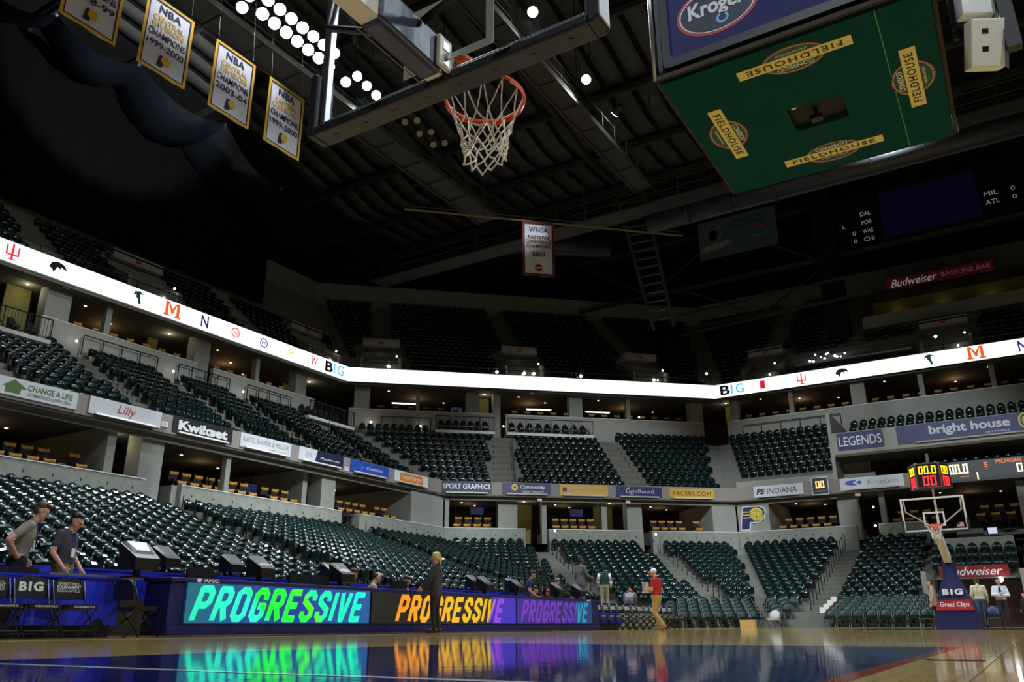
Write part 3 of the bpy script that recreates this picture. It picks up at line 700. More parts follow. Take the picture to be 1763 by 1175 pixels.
# shot clock repeater on the fascia
M_amber=mat('led_amber',rgb(255,180,90),.5,emit=3.2,ecol=(1,.45,.12,1)); M_seg_y=mat('led_yellow',rgb(255,200,0),.5,emit=2.2,ecol=(1,.62,0,1)); M_seg_r=mat('led_seg_red',rgb(255,30,30),.5,emit=2.4,ecol=(1,.02,.03,1)); M_seg_w=mat('led_seg_cream',rgb(255,240,190),.5,emit=4,ecol=(1,.78,.4,1)); M_seg_o=mat('led_seg_orange',rgb(220,90,30),.5,emit=.9,ecol=(.9,.25,.05,1))
SEG={'0':'abcdef','1':'bc','5':'acdfg'}
def digits(s,w,h,m,parent,cx,cy,z,name='digits',M=None):
    mb=MB(); n=sum(.35 if c=='.' else 1 for c in s); dw=w/n; x=cx-w/2; t=h*.13
    for c in s:
        if c=='.': mb.box(x+dw*.05,x+dw*.05+t*1.1,cy-h/2,cy-h/2+t*1.1,z,z+.008); x+=dw*.35; continue
        x0=x+dw*.1; x1=x+dw*.88
        if c==' ': x+=dw; continue
        for g in SEG[c]:
            q={'a':(x0,x1,cy+h/2-t,cy+h/2),'d':(x0,x1,cy-h/2,cy-h/2+t),'g':(x0,x1,cy-t/2,cy+t/2),'b':(x1-t,x1,cy,cy+h/2),'c':(x1-t,x1,cy-h/2,cy),'f':(x0,x0+t,cy,cy+h/2),'e':(x0,x0+t,cy-h/2,cy)}[g]
            mb.box(q[0],q[1],q[2],q[3],z,z+.008)
        x+=dw
    return mb.build(name,m,parent,M)
o=MB().box(-.46,.46,-.5,.5,0,.14).build('shot_clock',M_black,None,fframe('E',-7.13,47.79,7.72)); tag(o,'square black clock showing amber 00 between two fascia signs','clock')
MB().ringband(rrect(.96,1.04,.05),rrect(.84,.92,.04),.1,.16).build('bezel',M_silver,o); digits('00',.52,.38,M_amber,o,0,.08,.141); text('SHOT CLOCK',.6,.07,p_pale,o,cy=-.3,z=.142)
# exit signs hanging under the soffits
def exit_sign(f,co,d,z,lab):
    o=MB().box(-.14,.14,-.1,.1,-.02,.02).build('exit_sign',p_white,None,fframe(f,co,d,z)); text('EXIT',.2,.1,M_exit,o,z=.021); return tag(o,lab,'exit sign')
for f,co,d,z,l in (('L',17.48,25.46,7.62,'red exit box on the tan fascia right of the Lilly sign'),('L',27.8,25.46,7.48,'red exit box on the tan fascia right of the ipl sign'),('C',10.8,43.8,7.1,'red exit sign hanging over the first corner stair'),('C',16.2,43.8,7.1,'red exit sign hanging over the second corner stair'),('E',-5.2,47.9,7.1,'red exit sign hanging over the far end passage'),('C',12.0,51.0,15.65,'red exit sign under the ribbon at the middle corner stair'),('L',17.7,34.9,15.7,'red exit sign under the ribbon near the left edge'),('L',27.2,34.9,15.7,'red exit sign under the ribbon above the left club windows')):
    exit_sign(f,co,d,z,l)
# ------------------------------------------------------------------ box above the far end with the LEGENDS and bright house signs
mb=MB(); mb.box(-6.15,14,47.85,48.2,9.45,10.72); struct(mb.build('wall_legends',M_wall2))
mb=MB(); mb.box(-6.15,14,47.85,51.2,9.3,9.45); struct(mb.build('ceiling_legends',M_soffit))
mb=MB(); mb.box(-6.15,14,48.2,49.1,9.45,10.12); mb.box(-6.15,14,49.1,49.9,9.45,10.62); mb.box(-6.15,14,49.9,55,9.45,11.12); struct(mb.build('floor_legends_rows',M_conc_d))
mb=MB(); mb.box(-6.35,-6.15,47.85,55,8.05,12.0); struct(mb.build('wall_legends_side',M_wall2))
mb=MB(); mb.box(-6.15,14,51.0,51.2,7.3,9.3); struct(mb.build('wall_under_legends',M_black))
mb=MB(); mb.box(-6.15,14,47.85,49.2,7.3,7.72); mb.box(-6.15,14,49.2,51,7.3,8.22); struct(mb.build('floor_under_legends',M_conc_d))
mb=MB(); mb.box(-4.6,14,50.2,50.4,8.75,9.3); struct(mb.build('trim_6',M_black))
mb=MB(); mb.box(-6.15,-4.4,50.2,50.4,8.3,9.3); struct(mb.build('wall_under_legends_end',M_conc))
o,w,h=sign('E',-5.9,-3.4,9.66,10.66,p_navy,'navy sign reading LEGENDS in white capitals',d=47.85,lampbar=False); text('LEGENDS',2.3,.55,p_white,o,z=Z,bold=.01)
o,w,h=sign('E',-2.7,8.5,9.66,10.68,p_navy,'wide navy sign reading bright house with a yellow ring',d=47.85); text('bright house',3.9,.62,p_pale,o,cx=-2.0,cy=.05,z=Z,bold=.03); text('NETWORKS',1.1,.09,p_pale,o,cx=-.7,cy=-.33,z=Z)
for ro,ri_ in ((.42,.33),(.25,.15)): MB().ringband(rrect(ro*2,ro*2,ro*.8,6),rrect(ri_*2,ri_*2,ri_*.8,6),Z,Z+.006).build('emblem',p_yel,o,Matrix.Translation((.75,.08,0)))
# end scoreboard fascia
o=MB().box(-4.6,4.6,-.55,.55,0,.2).build('end_scoreboard',M_black,None,fframe('E',3.9,47.8,7.82)); tag(o,'black fascia scoreboard showing 00.0 and MICHIGAN in orange','scoreboard')
digits('00.0',.95,.5,M_seg_w,o,-3.85,.15,.2); digits('1',.16,.36,M_seg_w,o,-3.05,-.28,.2); digits('5',.2,.24,M_seg_o,o,-2.55,.28,.2); digits('0',.32,.44,M_seg_w,o,-1.05,-.02,.2)
text('MICHIGAN',1.15,.2,M_seg_o,o,cx=-1.5,cy=.38,z=.2); text('PERIOD',.42,.06,M_seg_o,o,cx=-3.6,cy=-.27,z=.2); text('FOUL',.2,.07,p_grey,o,cx=-2.55,cy=.06,z=.2)
# ------------------------------------------------------------------ tunnel block at the far end
mb=MB(); mb.box(-1.75,-1.55,38.6,44.3,0,2.3); mb.box(1.95,2.15,38.6,44.3,0,2.3); struct(mb.build('wall_tunnel_side',M_conc))
mb=MB(); mb.box(-1.55,1.95,41.8,45.6,2.08,2.15); struct(mb.build('ceiling_tunnel',M_soffit))
mb=MB(); mb.box(-1.55,1.95,43.6,43.8,0,2.08); struct(mb.build('wall_tunnel_back',mat('mauve_wall',rgb(120,92,86),.8)))
mb=MB()
for i in range(12):
    y=LOW[0][2]+(LOW[1][2]-LOW[0][2])*i/14; z=LOW[3]+(LOW[4]-LOW[3])*i/14
    if 6<=i<=8: mb.box(-1.7,1.95,42.25+.7*(i-6),44.6,2.15,2.2+.42*(i-6))
    mb.box(2.15,8,y-.35,45.6,0 if i==0 else z-.24,z)
struct(mb.build('floor_tunnel_rows',M_conc_d))
mb=MB(); mb.box(-1.5,1.95,44.6,44.85,2.2,4.15); struct(mb.build('wall_camera_well',M_par))
mb=MB(); mb.box(-1.95,9,44.85,48.1,3.9,4.0); struct(mb.build('floor_camera_well',M_carpet))
mb=MB(); mb.box(-.4,9,48.1,48.4,4.5,4.75,0); struct(mb.build('wall_end_ledge',M_par))
o=MB().box(-1.4,1.4,-.26,.26,0,.12).build('beer_sign',mat('beer_red',rgb(138,24,30),.6),None,fframe('E',.14,41.78,2.4)); tag(o,'red tunnel sign with white script Budweiser behind the far hoop','sign')
text('Budweiser',2.3,.36,p_white,o,z=.122,shear=.35,bold=.01); MB().box(-1.6,1.6,-.33,-.27,0,.16).build('sign_shelf',M_silver,o)
lamp('tunnel_lamp',Vector((1.15,41.3,1.98)),'bright oval lamp under the tunnel ceiling by the man in white',s=1.6)
# dark camera desks with a monitor in the well behind the hoop
o=MB().box(-.6,.6,-.3,.3,0,.7).build('camera_desk',M_black,None,Matrix.Translation((.1,46.4,4.0))); MB().box(-.6,.6,-.33,-.3,.45,.7).build('front_panel',mat('grey_panel',rgb(120,120,122),.6),o); tag(o,'low black desk in the well behind the far backboard','desk')
o=MB().box(-.24,.24,-.03,.03,.12,.5).build('monitor',M_black,None,Matrix.Translation((1.1,46.3,4.25))); MB().box(-.2,.2,-.035,-.031,.16,.46).build('screen',mat('screen_pale',rgb(190,200,225),.4,emit=.8,ecol=(.6,.68,.85,1)),o); MB().box(-.05,.05,-.05,.05,-.25,.12).build('stand',M_black,o); tag(o,'small lit monitor in the well right of the far backboard','monitor')
o=MB().box(-.35,.35,-.02,.02,-.15,.15).build('wall_box',mat('grey_panel',rgb(120,120,122)),None,fframe('E',1.75,48.05,4.75)); MB().box(-.12,.12,-.08,.08,.02,.03).build('port',M_black,o); tag(o,'pale grey connector box on the far end ledge','box')
# ------------------------------------------------------------------ pier emblem: blue letter P with a gold ball
o=MB().prism([(-.85,-.72),(-.2,-.72),(-.15,-.3),(.3,-.28),(.72,-.05),(.85,.3),(.78,.62),(.5,.78),(-.6,.78),(-.72,.2)],0,.05).build('pier_emblem',p_white,None,fframe('E',-11.32,48.19,6.2)@Matrix.Scale(.95,4))
flat([(-.78,-.66),(-.28,-.66),(-.22,-.22),(.3,-.22),(.66,0),(.78,.32),(.72,.58),(.46,.72),(-.55,.72),(-.66,.2)],o,p_navy,z=.051,name='letter'); flat(ellipse(.42,.42,28,.25,.26),o,p_yel,z=.058,name='ball')
for y in (.42,.24,.06): flat([(-.62,y-.03),(-.1,y-.03),(-.1,y+.03),(-.62,y+.03)],o,p_yel,z=.058,name='speed_line')
mb=MB(); mb.box(-.17,.67,.25,.27,.065,.068); mb.box(.24,.26,-.16,.68,.065,.068); mb.ringband(ellipse(.42,.2,24,.25,.26),ellipse(.4,.18,24,.25,.26),.065,.068); mb.build('ball_seam',p_navy,o)
tag(o,'white edged blue letter P with a gold basketball on the corner pier','emblem')
# ------------------------------------------------------------------ gold backed chairs of the lower suites
M_goldc=mat('gold_wood',rgb(206,150,66),.22,noise=(9,.12)); M_cush=mat('suite_cushion',rgb(34,26,24),.8)
def suite_chair():
    a=MB(); vs=[]
    for i in range(8):
        t=-1+2*i/7; vs.append((.205*t,-.22+.12*(t*t),0))
    for z0,z1 in ((.74,.88),):
        n=len(vs); v=[Vector((x,y,z)) for z in (z0,z1) for x,y,_ in vs]+[Vector((x,y-.03,z)) for z in (z0,z1) for x,y,_ in vs]
        f=[]
        for i in range(n-1): f+=[(i+1,i,n+i,n+i+1),(2*n+i,2*n+i+1,3*n+i+1,3*n+i),(n+i+1,n+i,3*n+i,3*n+i+1),(i,i+1,2*n+i+1,2*n+i)]
        f+=[(0,2*n,3*n,n),(n-1,2*n-1,4*n-1,3*n-1)]
        a.add(v,f)
    b=MB(); b.box(-.22,.22,-.2,.22,.42,.5); b.box(-.2,.2,-.2,-.16,.5,.74)
    c=MB()
    c.box(-.02,.02,-.02,.02,0,.42)
    return a.mesh('back_rail',M_goldc,True),b.mesh('cushion',M_cush),c.mesh('leg',M_cush)
SC=suite_chair()
def schair(f,co,d,z,label,grp):
    o=empty('suite_chair',smat(f,P(f,co,d,z)),label,'chair',grp)
    for nm,m in zip(('back_rail','cushion'),SC): link(nm,m,o)
    for sx in (-.19,.19):
        for sy in (-.17,.18): link('leg',SC[2],o,Matrix.Translation((sx,sy,0)))
bays=[('L',11.7,15.4,'suite under CHANGE A LIFE',0),('L',18.9,25.8,'suite under Kwikset',0),('L',28.2,33.0,'suite under the orange plate',0),
      ('C',sA+.5,8.3,'suite under SPORT GRAPHICS',0),('C',11.7,14.6,'suite under gold bank sign',0),('C',17.9,21.4,'suite left of the P',0),('E',-10.1,-6.7,'suite right of the P',0),('E',-3.8,-1.0,'hoop side suite',0),('E',.3,2.6,'right edge ledge',0)]
for f,c0,c1,nm,_ in bays:
    d=PAR['LCE'.index(f)]; k=int((c1-c0)/.58)
    for row,(dd,zz) in enumerate(((.66,4.86),(1.5,5.36))):
        for j in range(k):
            if k>5 and j==int(k*.68): continue
            schair(f,c0+(j+.5+.3*row)*(c1-c0)/(k+.3),d+dd,zz,f'gold backed chair, {"front" if row==0 else "rear"} row, {ORD[j]} from left, {nm}','gold backed suite chairs')
for f,c0,c1,nm,_ in bays[:8]:      # stepped floor under the rear rows
    d=PAR['LCE'.index(f)]; mb=MB(); fbox(mb,f,c0-.1,c1+.1,d+.3,d+1.1,4.62,4.86); fbox(mb,f,c0-.1,c1+.1,d+1.1,d+2.1,4.62,5.36); struct(mb.build('floor_suite_step',M_carpet))
mb=MB(); mb.box(-.4,9,48.4,49.2,4.3,4.86); mb.box(-.4,9,49.2,50.4,4.3,5.36); struct(mb.build('floor_end_ledge',M_carpet))
ub=[('L',18.6,25.3,'the left club window'),('L',27,33,'the second left club window'),('C',1.0,7.2,'the corner window left of the stair'),('C',10.4,23.6,'the long corner club window'),('E',-13.4,5.5,'the far end club window')]
for f,c0,c1,nm in ub:
    d=W2['LCE'.index(f)]; k=int((c1-c0)/.9)
    for j in range(k): schair(f,c0+(j+.5)*(c1-c0)/k,d+.7,13.62,f'brown backed club chair, {nth(j+1)} from left in {nm}','club chairs in the upper suites')
    mb=MB(); fbox(mb,f,c0-.2,c1+.2,d+.3,d+2.2,12.1,13.62); struct(mb.build('floor_club_step',M_carpet))
# downlights and warm room light
disc=MB().prism(ellipse(.06,.06,10),-.02,0).mesh('downlight',M_warm)
nb=0
def down(f,co,d,z,lab):
    o=link('downlight',disc,None,Matrix.Translation(P(f,co,d,z-.005))); tag(o,lab,'lamp','ceiling downlights')
for f,c0,c1,nm in (('L',10,15.4,'left lower suite'),('L',18.4,25.8,'second left lower suite'),('L',28,33,'third left lower suite'),('C',sA+.6,8.3,'first corner lower suite'),('C',11.6,14.6,'second corner lower suite'),('C',17.6,21.4,'third corner lower suite'),('E',-10.5,-6.7,'far end lower suite'),('E',-3.5,4,'lower suite behind the hoop')):
    d=PAR['LCE'.index(f)]
    for j in range(2): down(f,c0+(c1-c0)*(.3+.4*j),d+3.0+j*1.2,7.28,f'small warm ceiling lamp, {ORD[j]} from left in the {nm}')
    li=bpy.data.lights.new('suite_light','POINT'); li.energy=7; li.color=(1,.66,.34); li.shadow_soft_size=.3
    lo=bpy.data.objects.new('suite_light',li); COL.objects.link(lo); lo.location=P(f,(c0+c1)/2,d+3.6,6.9)
for f,c0,c1,nm in (('L',18.6,25.3,'left club window'),('L',27,33.2,'second left club window'),('C',1,7.2,'corner club window left of the stair'),('C',10.2,14.7,'middle corner club window'),('C',16,23.7,'right corner club window'),('E',-13.4,-6,'left far end club window'),('E',-4.8,5.5,'right far end club window')):
    d=W2['LCE'.index(f)]; k=max(2,int((c1-c0)/2.0))
    for j in range(k): down(f,c0+(c1-c0)*(j+.5)/k,d+1.6+1.3*(j%3),15.75,f'small warm ceiling lamp, {ORD[j]} from left in the {nm}')
    li=bpy.data.lights.new('club_light','POINT'); li.energy=13; li.color=(1,.62,.32); li.shadow_soft_size=.3
    lo=bpy.data.objects.new('club_light',li); COL.objects.link(lo); lo.location=P(f,(c0+c1)/2,d+3.4,15.3)
for co,l in ((16.5,'left'),(26.5,'second left')):
    pass
for f,co,dd,z,rng in (('C',10.3,45.9,7.0,9),('C',15.7,45.9,7.0,9),('L',16.4,27.0,7.0,8),('L',16.6,36.3,15.5,9),('L',24.7,36.6,15.5,8),('L',35.8,36.8,15.5,9),('C',8.8,52.4,15.5,9),('E',-14.7,56.4,15.5,8)):
    li=bpy.data.lights.new('stair_hall_light','POINT'); li.energy=rng*1.4; li.color=(1,.9,.6); li.shadow_soft_size=.15
    lo=bpy.data.objects.new('stair_hall_light',li); COL.objects.link(lo); lo.location=P(f,co,dd,z)
    down(f,co,dd,z+.28 if z<10 else 15.75,f'small ceiling lamp over the {dict(L="left",C="corner",E="far end")[f]} {"lower" if z<10 else "upper"} stair hall at {nth(int(abs(co)))} bay')
# wall sconces and wall televisions
for co,l in ((29.0,'left glowing wall sconce in the suite under the blue sign'),(31.2,'right glowing wall sconce in the suite under the blue sign')):
    o=MB().tube((0,0,-.25),(0,0,.25),.09,.06,8).build('wall_sconce',M_warm,None,Matrix.Translation(P('L',co,32.3,6.5))); MB().box(-.04,.1,-.03,.03,-.05,.05).build('bracket',M_black,o,Matrix.Translation((-.1,0,0))); tag(o,l,'lamp')
M_tv=mat('tv_picture',rgb(60,60,150),.4,emit=.06,ecol=(.3,.34,.9,1))
for f,co,d,z,l in (('L',24.6,28.5,6.35,'lit wall television in the suite under the Kwikset sign'),('C',7.6,47.0,6.8,'blue lit television in the first corner suite'),('C',13.9,47.0,6.8,'blue lit television in the second corner suite'),('L',23.5,38.0,14.6,'lit pink and blue screen in the left club window'),('C',7.0,54.0,14.9,'blue lit screen in the corner club window')):
    o=MB().box(-.42,.42,-.27,.27,-.05,0).build('television',M_black,None,fframe(f,co,d,z)); MB().box(-.38,.38,-.23,.23,.001,.006).build('picture',M_tv,o); MB().box(-.03,.03,.27,.6,-.04,-.01).build('hanger',M_black,o); tag(o,l,'television')
# white fluorescent strips seen through the club windows
for f,co,d,l in (('C',3.2,52.5,'left'),('C',12.8,52.6,'middle'),('C',17.2,52.6,'right')):
    o=MB().box(-.9,.9,-.03,.03,-.03,.03).build('strip_light',mat('strip_lamp',rgb(235,240,255),.4,emit=4,ecol=(.85,.9,1,1)),None,fframe(f,co,d,14.85)); MB().box(-.95,.95,.03,.08,-.06,.06).build('housing',M_white,o); tag(o,f'{l} white strip light glowing on the corner club counter','lamp')
# pale cloths on the left suite counters
for co,w_,l in ((9.4,1.5,'first'),(12.6,1.2,'second'),(15.0,.6,'third')):
    o=MB().box(-w_/2,w_/2,-.02,.12,-.2,.2).build('counter_cloth',mat('pale_cloth',rgb(190,214,222),.7),None,fframe('L',co,27.6,5.75)); MB().box(-w_/2+.05,w_/2-.05,-1.0,-.02,-.16,.16).build('counter',M_black,o); tag(o,f'{l} pale blue cloth on a counter in the suite left of the yellow hall','cloth')
# ------------------------------------------------------------------ basketball hoops
M_orange=mat('rim_orange',rgb(240,98,40),.35,noise=(14,.15)); M_net=mat('net_cord',rgb(236,232,224),.7)
M_pad=mat('dark_pad',rgb(34,38,48),.5,bump=(18,.05)); M_padnavy=mat('navy_vinyl',rgb(52,62,92),.42,bump=(9,.25)); M_alu=mat('aluminium',rgb(172,176,182),.3,metal=.85); M_cream=mat('cream_paint',rgb(230,229,220),.45)
def hoop(name,M,label,near):
    BO=-1.3 if near else 0.
    BT=Matrix.Translation((0,BO,0))
    r=empty(name,M,label,'basketball hoop')
    fr=M_alu if near else M_cream
    g=MB().box(-.88,.88,-.0125,0,2.93,3.93).build('backboard_glass',M_glass,r)
    mb=MB()
    for x0,x1,z0,z1 in ((-.915,-.86,2.9,3.96),(.86,.915,2.9,3.96),(-.86,.86,2.9,2.955),(-.86,.86,3.905,3.96)): mb.box(x0,x1,-.045,.006,z0,z1)
    mb.build('backboard_frame',fr,r,bevel=.006)
    mb=MB()
    for x0,x1,z0,z1 in ((-.305,-.255,3.05,3.5),(.255,.305,3.05,3.5),(-.255,.255,3.45,3.5),(-.255,.255,3.05,3.1)): mb.box(x0,x1,.001,.004,z0,z1)
    mb.build('target_square',M_cream,r)
    # edge padding: U along the bottom and lower sides
    prof=[(-.955,3.27),(-.93,3.3),(-.905,3.27),(-.905,2.93),(-.87,2.9),(.87,2.9),(.905,2.93),(.905,3.27),(.93,3.3),(.955,3.27),(.955,2.87),(.93,2.845),(-.93,2.845),(-.955,2.87)]
    mb=MB(); n=len(prof)
    quads=[(0,1,2,3,13,12)] if False else None
    F=frame((0,0,0),(1,0,0),(0,0,1))   # local z = -y
    left=[(-.955,2.87),(-.93,2.845),(-.89,2.845),(-.89,3.27),(-.92,3.3),(-.955,3.27)]; right=[(-x,z) for x,z in reversed(left)]
    mb.prism(left,-.05,.09,M=F); mb.prism(right,-.05,.09,M=F); mb.prism([(-.89,2.845),(.89,2.845),(.89,2.905),(-.89,2.905)],-.05,.09,M=F)
    pd=mb.build('edge_pad',M_pad,r,bevel=.012)
    for i in range(8): MB().prism(ellipse(.02,.012,8),0,.002).build('pad_slot',M_black,pd,frame((-.77+i*.22,-.02,2.8445),(1,0,0),(0,-1,0)))
    # braces behind the glass
    mb=MB()
    for s in (-1,1): mb.path([(s*.82,-.05,3.9),(s*.8,-.12,3.55),(s*.2,-.3,3.12),(s*.08,-.32,3.05)],.022,8)
    mb.build('brace',M_cream if not near else M_black,r,smooth=True)
    # padded arm, beam, mast
    aw=.068 if near else .13; mb=MB(); mb.hexa([(-aw,-.13,2.855),(aw,-.13,2.855),(aw,-.63,2.85),(-aw,-.63,2.85),(-aw,-.13,3.10),(aw,-.13,3.10),(aw,-.63,3.085),(-aw,-.63,3.085)])
    if near: mb.build('arm_pad',M_padnavy,r,bevel=.03)
    else: mb.build('arm_pad',M_cream,r,bevel=.03)
    mb=MB()
    if near: mb.hexa([(-.05,-.10,2.87),(.05,-.10,2.87),(.07,-2.4,2.84),(-.07,-2.4,2.84),(-.05,-.10,3.06),(.05,-.10,3.06),(.07,-2.4,3.03),(-.07,-2.4,3.03)])
    mb.hexa([(-.11,-.10 if not near else -2.3,2.76),(.11,-.10 if not near else -2.3,2.76),(.11,-2.5+BO,2.0),(-.11,-2.5+BO,2.0),(-.11,-.10 if not near else -2.2,3.0),(.11,-.10 if not near else -2.2,3.0),(.11,-2.45+BO,2.3),(-.11,-2.45+BO,2.3)]); mb.build('arm_beam',M_cream,r,bevel=.01)
    mb=MB(); mb.box(-.07,.07,-.13,-.05,2.93,3.06); mb.box(-.06,.06,-.05,.0,2.93,3.04); bk=mb.build('mount_bracket',M_cream,r,bevel=.008)
    mb=MB(); mb.hexa([(-.63,-2.0,0),(.63,-2.0,0),(.63,-4.2,0),(-.63,-4.2,0),(-.60,-2.02,.5),(.60,-2.02,.5),(.6,-4.1,.5),(-.6,-4.1,.5)])
    mb.hexa([(-.60,-2.02,.5),(.60,-2.02,.5),(.6,-4.1,.5),(-.6,-4.1,.5),(-.27,-2.2,1.5),(.27,-2.2,1.5),(.27,-2.9,1.5),(-.27,-2.9,1.5)]); mb.hexa([(-.22,-2.22,1.5),(.22,-2.22,1.5),(.22,-2.8,1.5),(-.22,-2.8,1.5),(-.17,-2.3,2.2),(.17,-2.3,2.2),(.17,-2.7,2.2),(-.17,-2.7,2.2)])
    bs=mb.build('base_pad',mat('base_navy',rgb(30,32,84),.5),r,BT)
    Fb=frame((0,-1.975,.72),(-1,0,0),(0,-.14,1))
    rb=MB().prism([(-.56,-.17),(.56,-.17),(.46,.17),(-.46,.17)],.0,.02).build('red_band',p_red,bs,frame((0,-2.05,.72),(-1,0,0),(0,-.17,1)))
    text('Great Clips',.86,.2,p_white,bs,frame((0,-2.05,.72),(-1,0,0),(0,-.17,1)),z=.022,bold=.02)
    text('B1G',.6,.2,p_white,bs,frame((0,-2.12,1.13),(-1,0,0),(0,-.17,1)),z=.03,bold=.05)
    # rim and net
    C=Vector((0,.38,3.05)); R=.2286; mb=MB(); vs=[];fs=[]
    NU,NV=40,8
    for i in range(NU):
        a=2*PI*i/NU
        for j in range(NV):
            b=2*PI*j/NV; rr=R+.010*math.cos(b); vs.append((rr*math.cos(a),C.y+rr*math.sin(a),C.z+.010*math.sin(b)))
    for i in range(NU):
        for j in range(NV): fs.append((i*NV+j,((i+1)%NU)*NV+j,((i+1)%NU)*NV+(j+1)%NV,i*NV+(j+1)%NV))
    mb.add(vs,fs)
    rim=mb.build('rim',M_orange,r,smooth=True)
    mb=MB(); arc=[(R*1.0*math.cos(t),C.y+R*math.sin(t)) for t in [PI+.25+i*(PI-.5)/10 for i in range(11)]]
    arc2=[(.12,.01),(-.12,.01)]
    mb.prism(arc+arc2,C.z-.012,C.z+.006); mb.hexa([(-.1,0,2.9),(.1,0,2.9),(.1,.012,2.9),(-.1,.012,2.9),(-.1,0,3.06),(.1,0,3.06),(.1,.012,3.06),(-.1,.012,3.06)])
    mb.build('rim_flange',M_orange,rim)
    mb=MB()   # drooping lip of the rim seen from below
    vs=[];fs=[]
    for i in range(33):
        a=-.35+i*(PI+.7)/32; 
        for zz,rr in ((0,R+.011),(-.03,R+.006)): vs.append((rr*math.cos(a),C.y+rr*math.sin(a),C.z+zz))
    for i in range(32): fs.append((2*i,2*i+2,2*i+3,2*i+1))
    mb.add(vs,fs); mb.build('rim_lip',M_orange,rim,smooth=True)
    mb=MB(); n=12; rnd=random.Random(4)
    lv=[(-.012,.222),(-.185,.160),(-.24,.142),(-.29,.128),(-.335,.119),(-.38,.115),(-.42,.125)]
    jit={}
    def npt(k,l):
        k%=2*n
        if (k,l) not in jit:
            q=.014 if 0<l else 0; jit[(k,l)]=(rnd.uniform(-q,q),rnd.uniform(-q,q),rnd.uniform(-q,q)*1.2)
        a=2*PI*k/(2*n)+.1*l*.3; z,rr=lv[l]; j=jit[(k,l)]
        return Vector((rr*math.cos(a)+j[0],C.y+rr*math.sin(a)+j[1],C.z+z+j[2]))
    for l in range(len(lv)-1):
        for k in range(n):
            k0=2*k+(l%2)
            for dk in (-1,1):
                a=npt(k0,l); b=npt(k0+dk,l+1); m=(a+b)/2+Vector((0,0,-.006)); c=Vector((0,C.y,m.z)); m+= (m-c)*(-.03)
                mb.path([a,m,b],.0052 if l else .0038,5)
    for k in range(n): # knots
        for l in range(1,len(lv)): mb.ell(npt(2*k+(l%2),l),(.008,.008,.008),6,4)
    o=mb.build('net',M_net,r,smooth=True)
    return r
hn=hoop('basketball_hoop',Matrix.Translation((-.012,1.235,0)),'near basketball hoop with dark padded glass backboard overhead',True)
# arena brackets: white hydraulic plate beside the near arm pad
MB().box(.07,.095,-.19,-.08,2.88,3.07).build('arm_plate',M_cream,hn,bevel=.008); mb=MB(); mb.box(.0951,.098,-.16,-.11,2.90,2.95); mb.box(.0951,.098,-.16,-.11,2.99,3.04); mb.build('plate_pocket',M_silver,hn)
mb=MB()
for s in (-1,1): mb.path([(s*.07,-.13,2.855),(s*.07,-.63,2.85)],.004,6)
mb.build('pad_piping',mat('pad_piping',rgb(120,112,96),.6),hn)
hf=hoop('basketball_hoop',zrot((0,27.43,0),PI),'far basketball hoop on a navy stanchion lettered Great Clips',False)
# four sided shot clock above the far hoop
sc=MB(); sc.box(-.012,.012,0,0,0,0) if False else None
M_sc=M_black
clk=MB().prism([(-.36,-.40),(.36,-.40),(.62,.15),(.36,.35),(-.36,.35),(-.62,.15)],4.42,5.22).build('shot_clock',M_sc,hf,Matrix.Rotation(PI,4,'Z')@Matrix.Translation((-.04,1.45,0)))
Ff=frame((0,-.405,4.82),(1,0,0),(0,0,1)); digits('00.0',.56,.26,M_seg_y,clk,0,.18,.0,M=Ff); digits('00',.44,.32,M_seg_r,clk,.03,-.18,.0,M=Ff)
MB().ringband(rrect(.74,.82,.04),rrect(.68,.76,.03),-.01,.012).build('bezel',M_silver,clk,Ff)
for s in (-1,1):
    a=Vector((s*.36,-.40,4.82)); b=Vector((s*.62,.15,4.82)); m=(a+b)/2; d=(b-a)*s; nrm=Vector((d.y,-d.x,0)).normalized()*.006
    Fs=frame(m+nrm,d,(0,0,1)); digits('00',.4,.26,M_seg_y,clk,0,.18,0,M=Fs); digits('00',.4,.32,M_seg_r,clk,0,-.18,0,M=Fs)
    MB().ringband(rrect(.6,.82,.04),rrect(.54,.76,.03),-.01,.012).build('bezel',M_silver,clk,Fs)
MB().tube((0,-1.4,2.6),(0,-1.4,4.45),.035,n=8).build('clock_pole',M_cream,hf)
MB().tube((0,-1.4,5.2),(0,-1.4,5.6),.05,n=8).build('clock_mast',M_silver,hf)
o=MB().box(-.15,.15,-.1,.1,0,.01).build('flag_decal',p_white,hf,frame((-.70,.006,3.06),(-1,0,0),(0,0,1))@Matrix.Scale(.65,4))
mb=MB()
for i in range(4): mb.box(-.15,.15,-.1+i*.052,-.075+i*.052,.011,.013)
mb.build('stripes',p_redt,o); MB().box(-.15,-.02,.0,.1,.0135,.015).build('canton',p_navy,o)

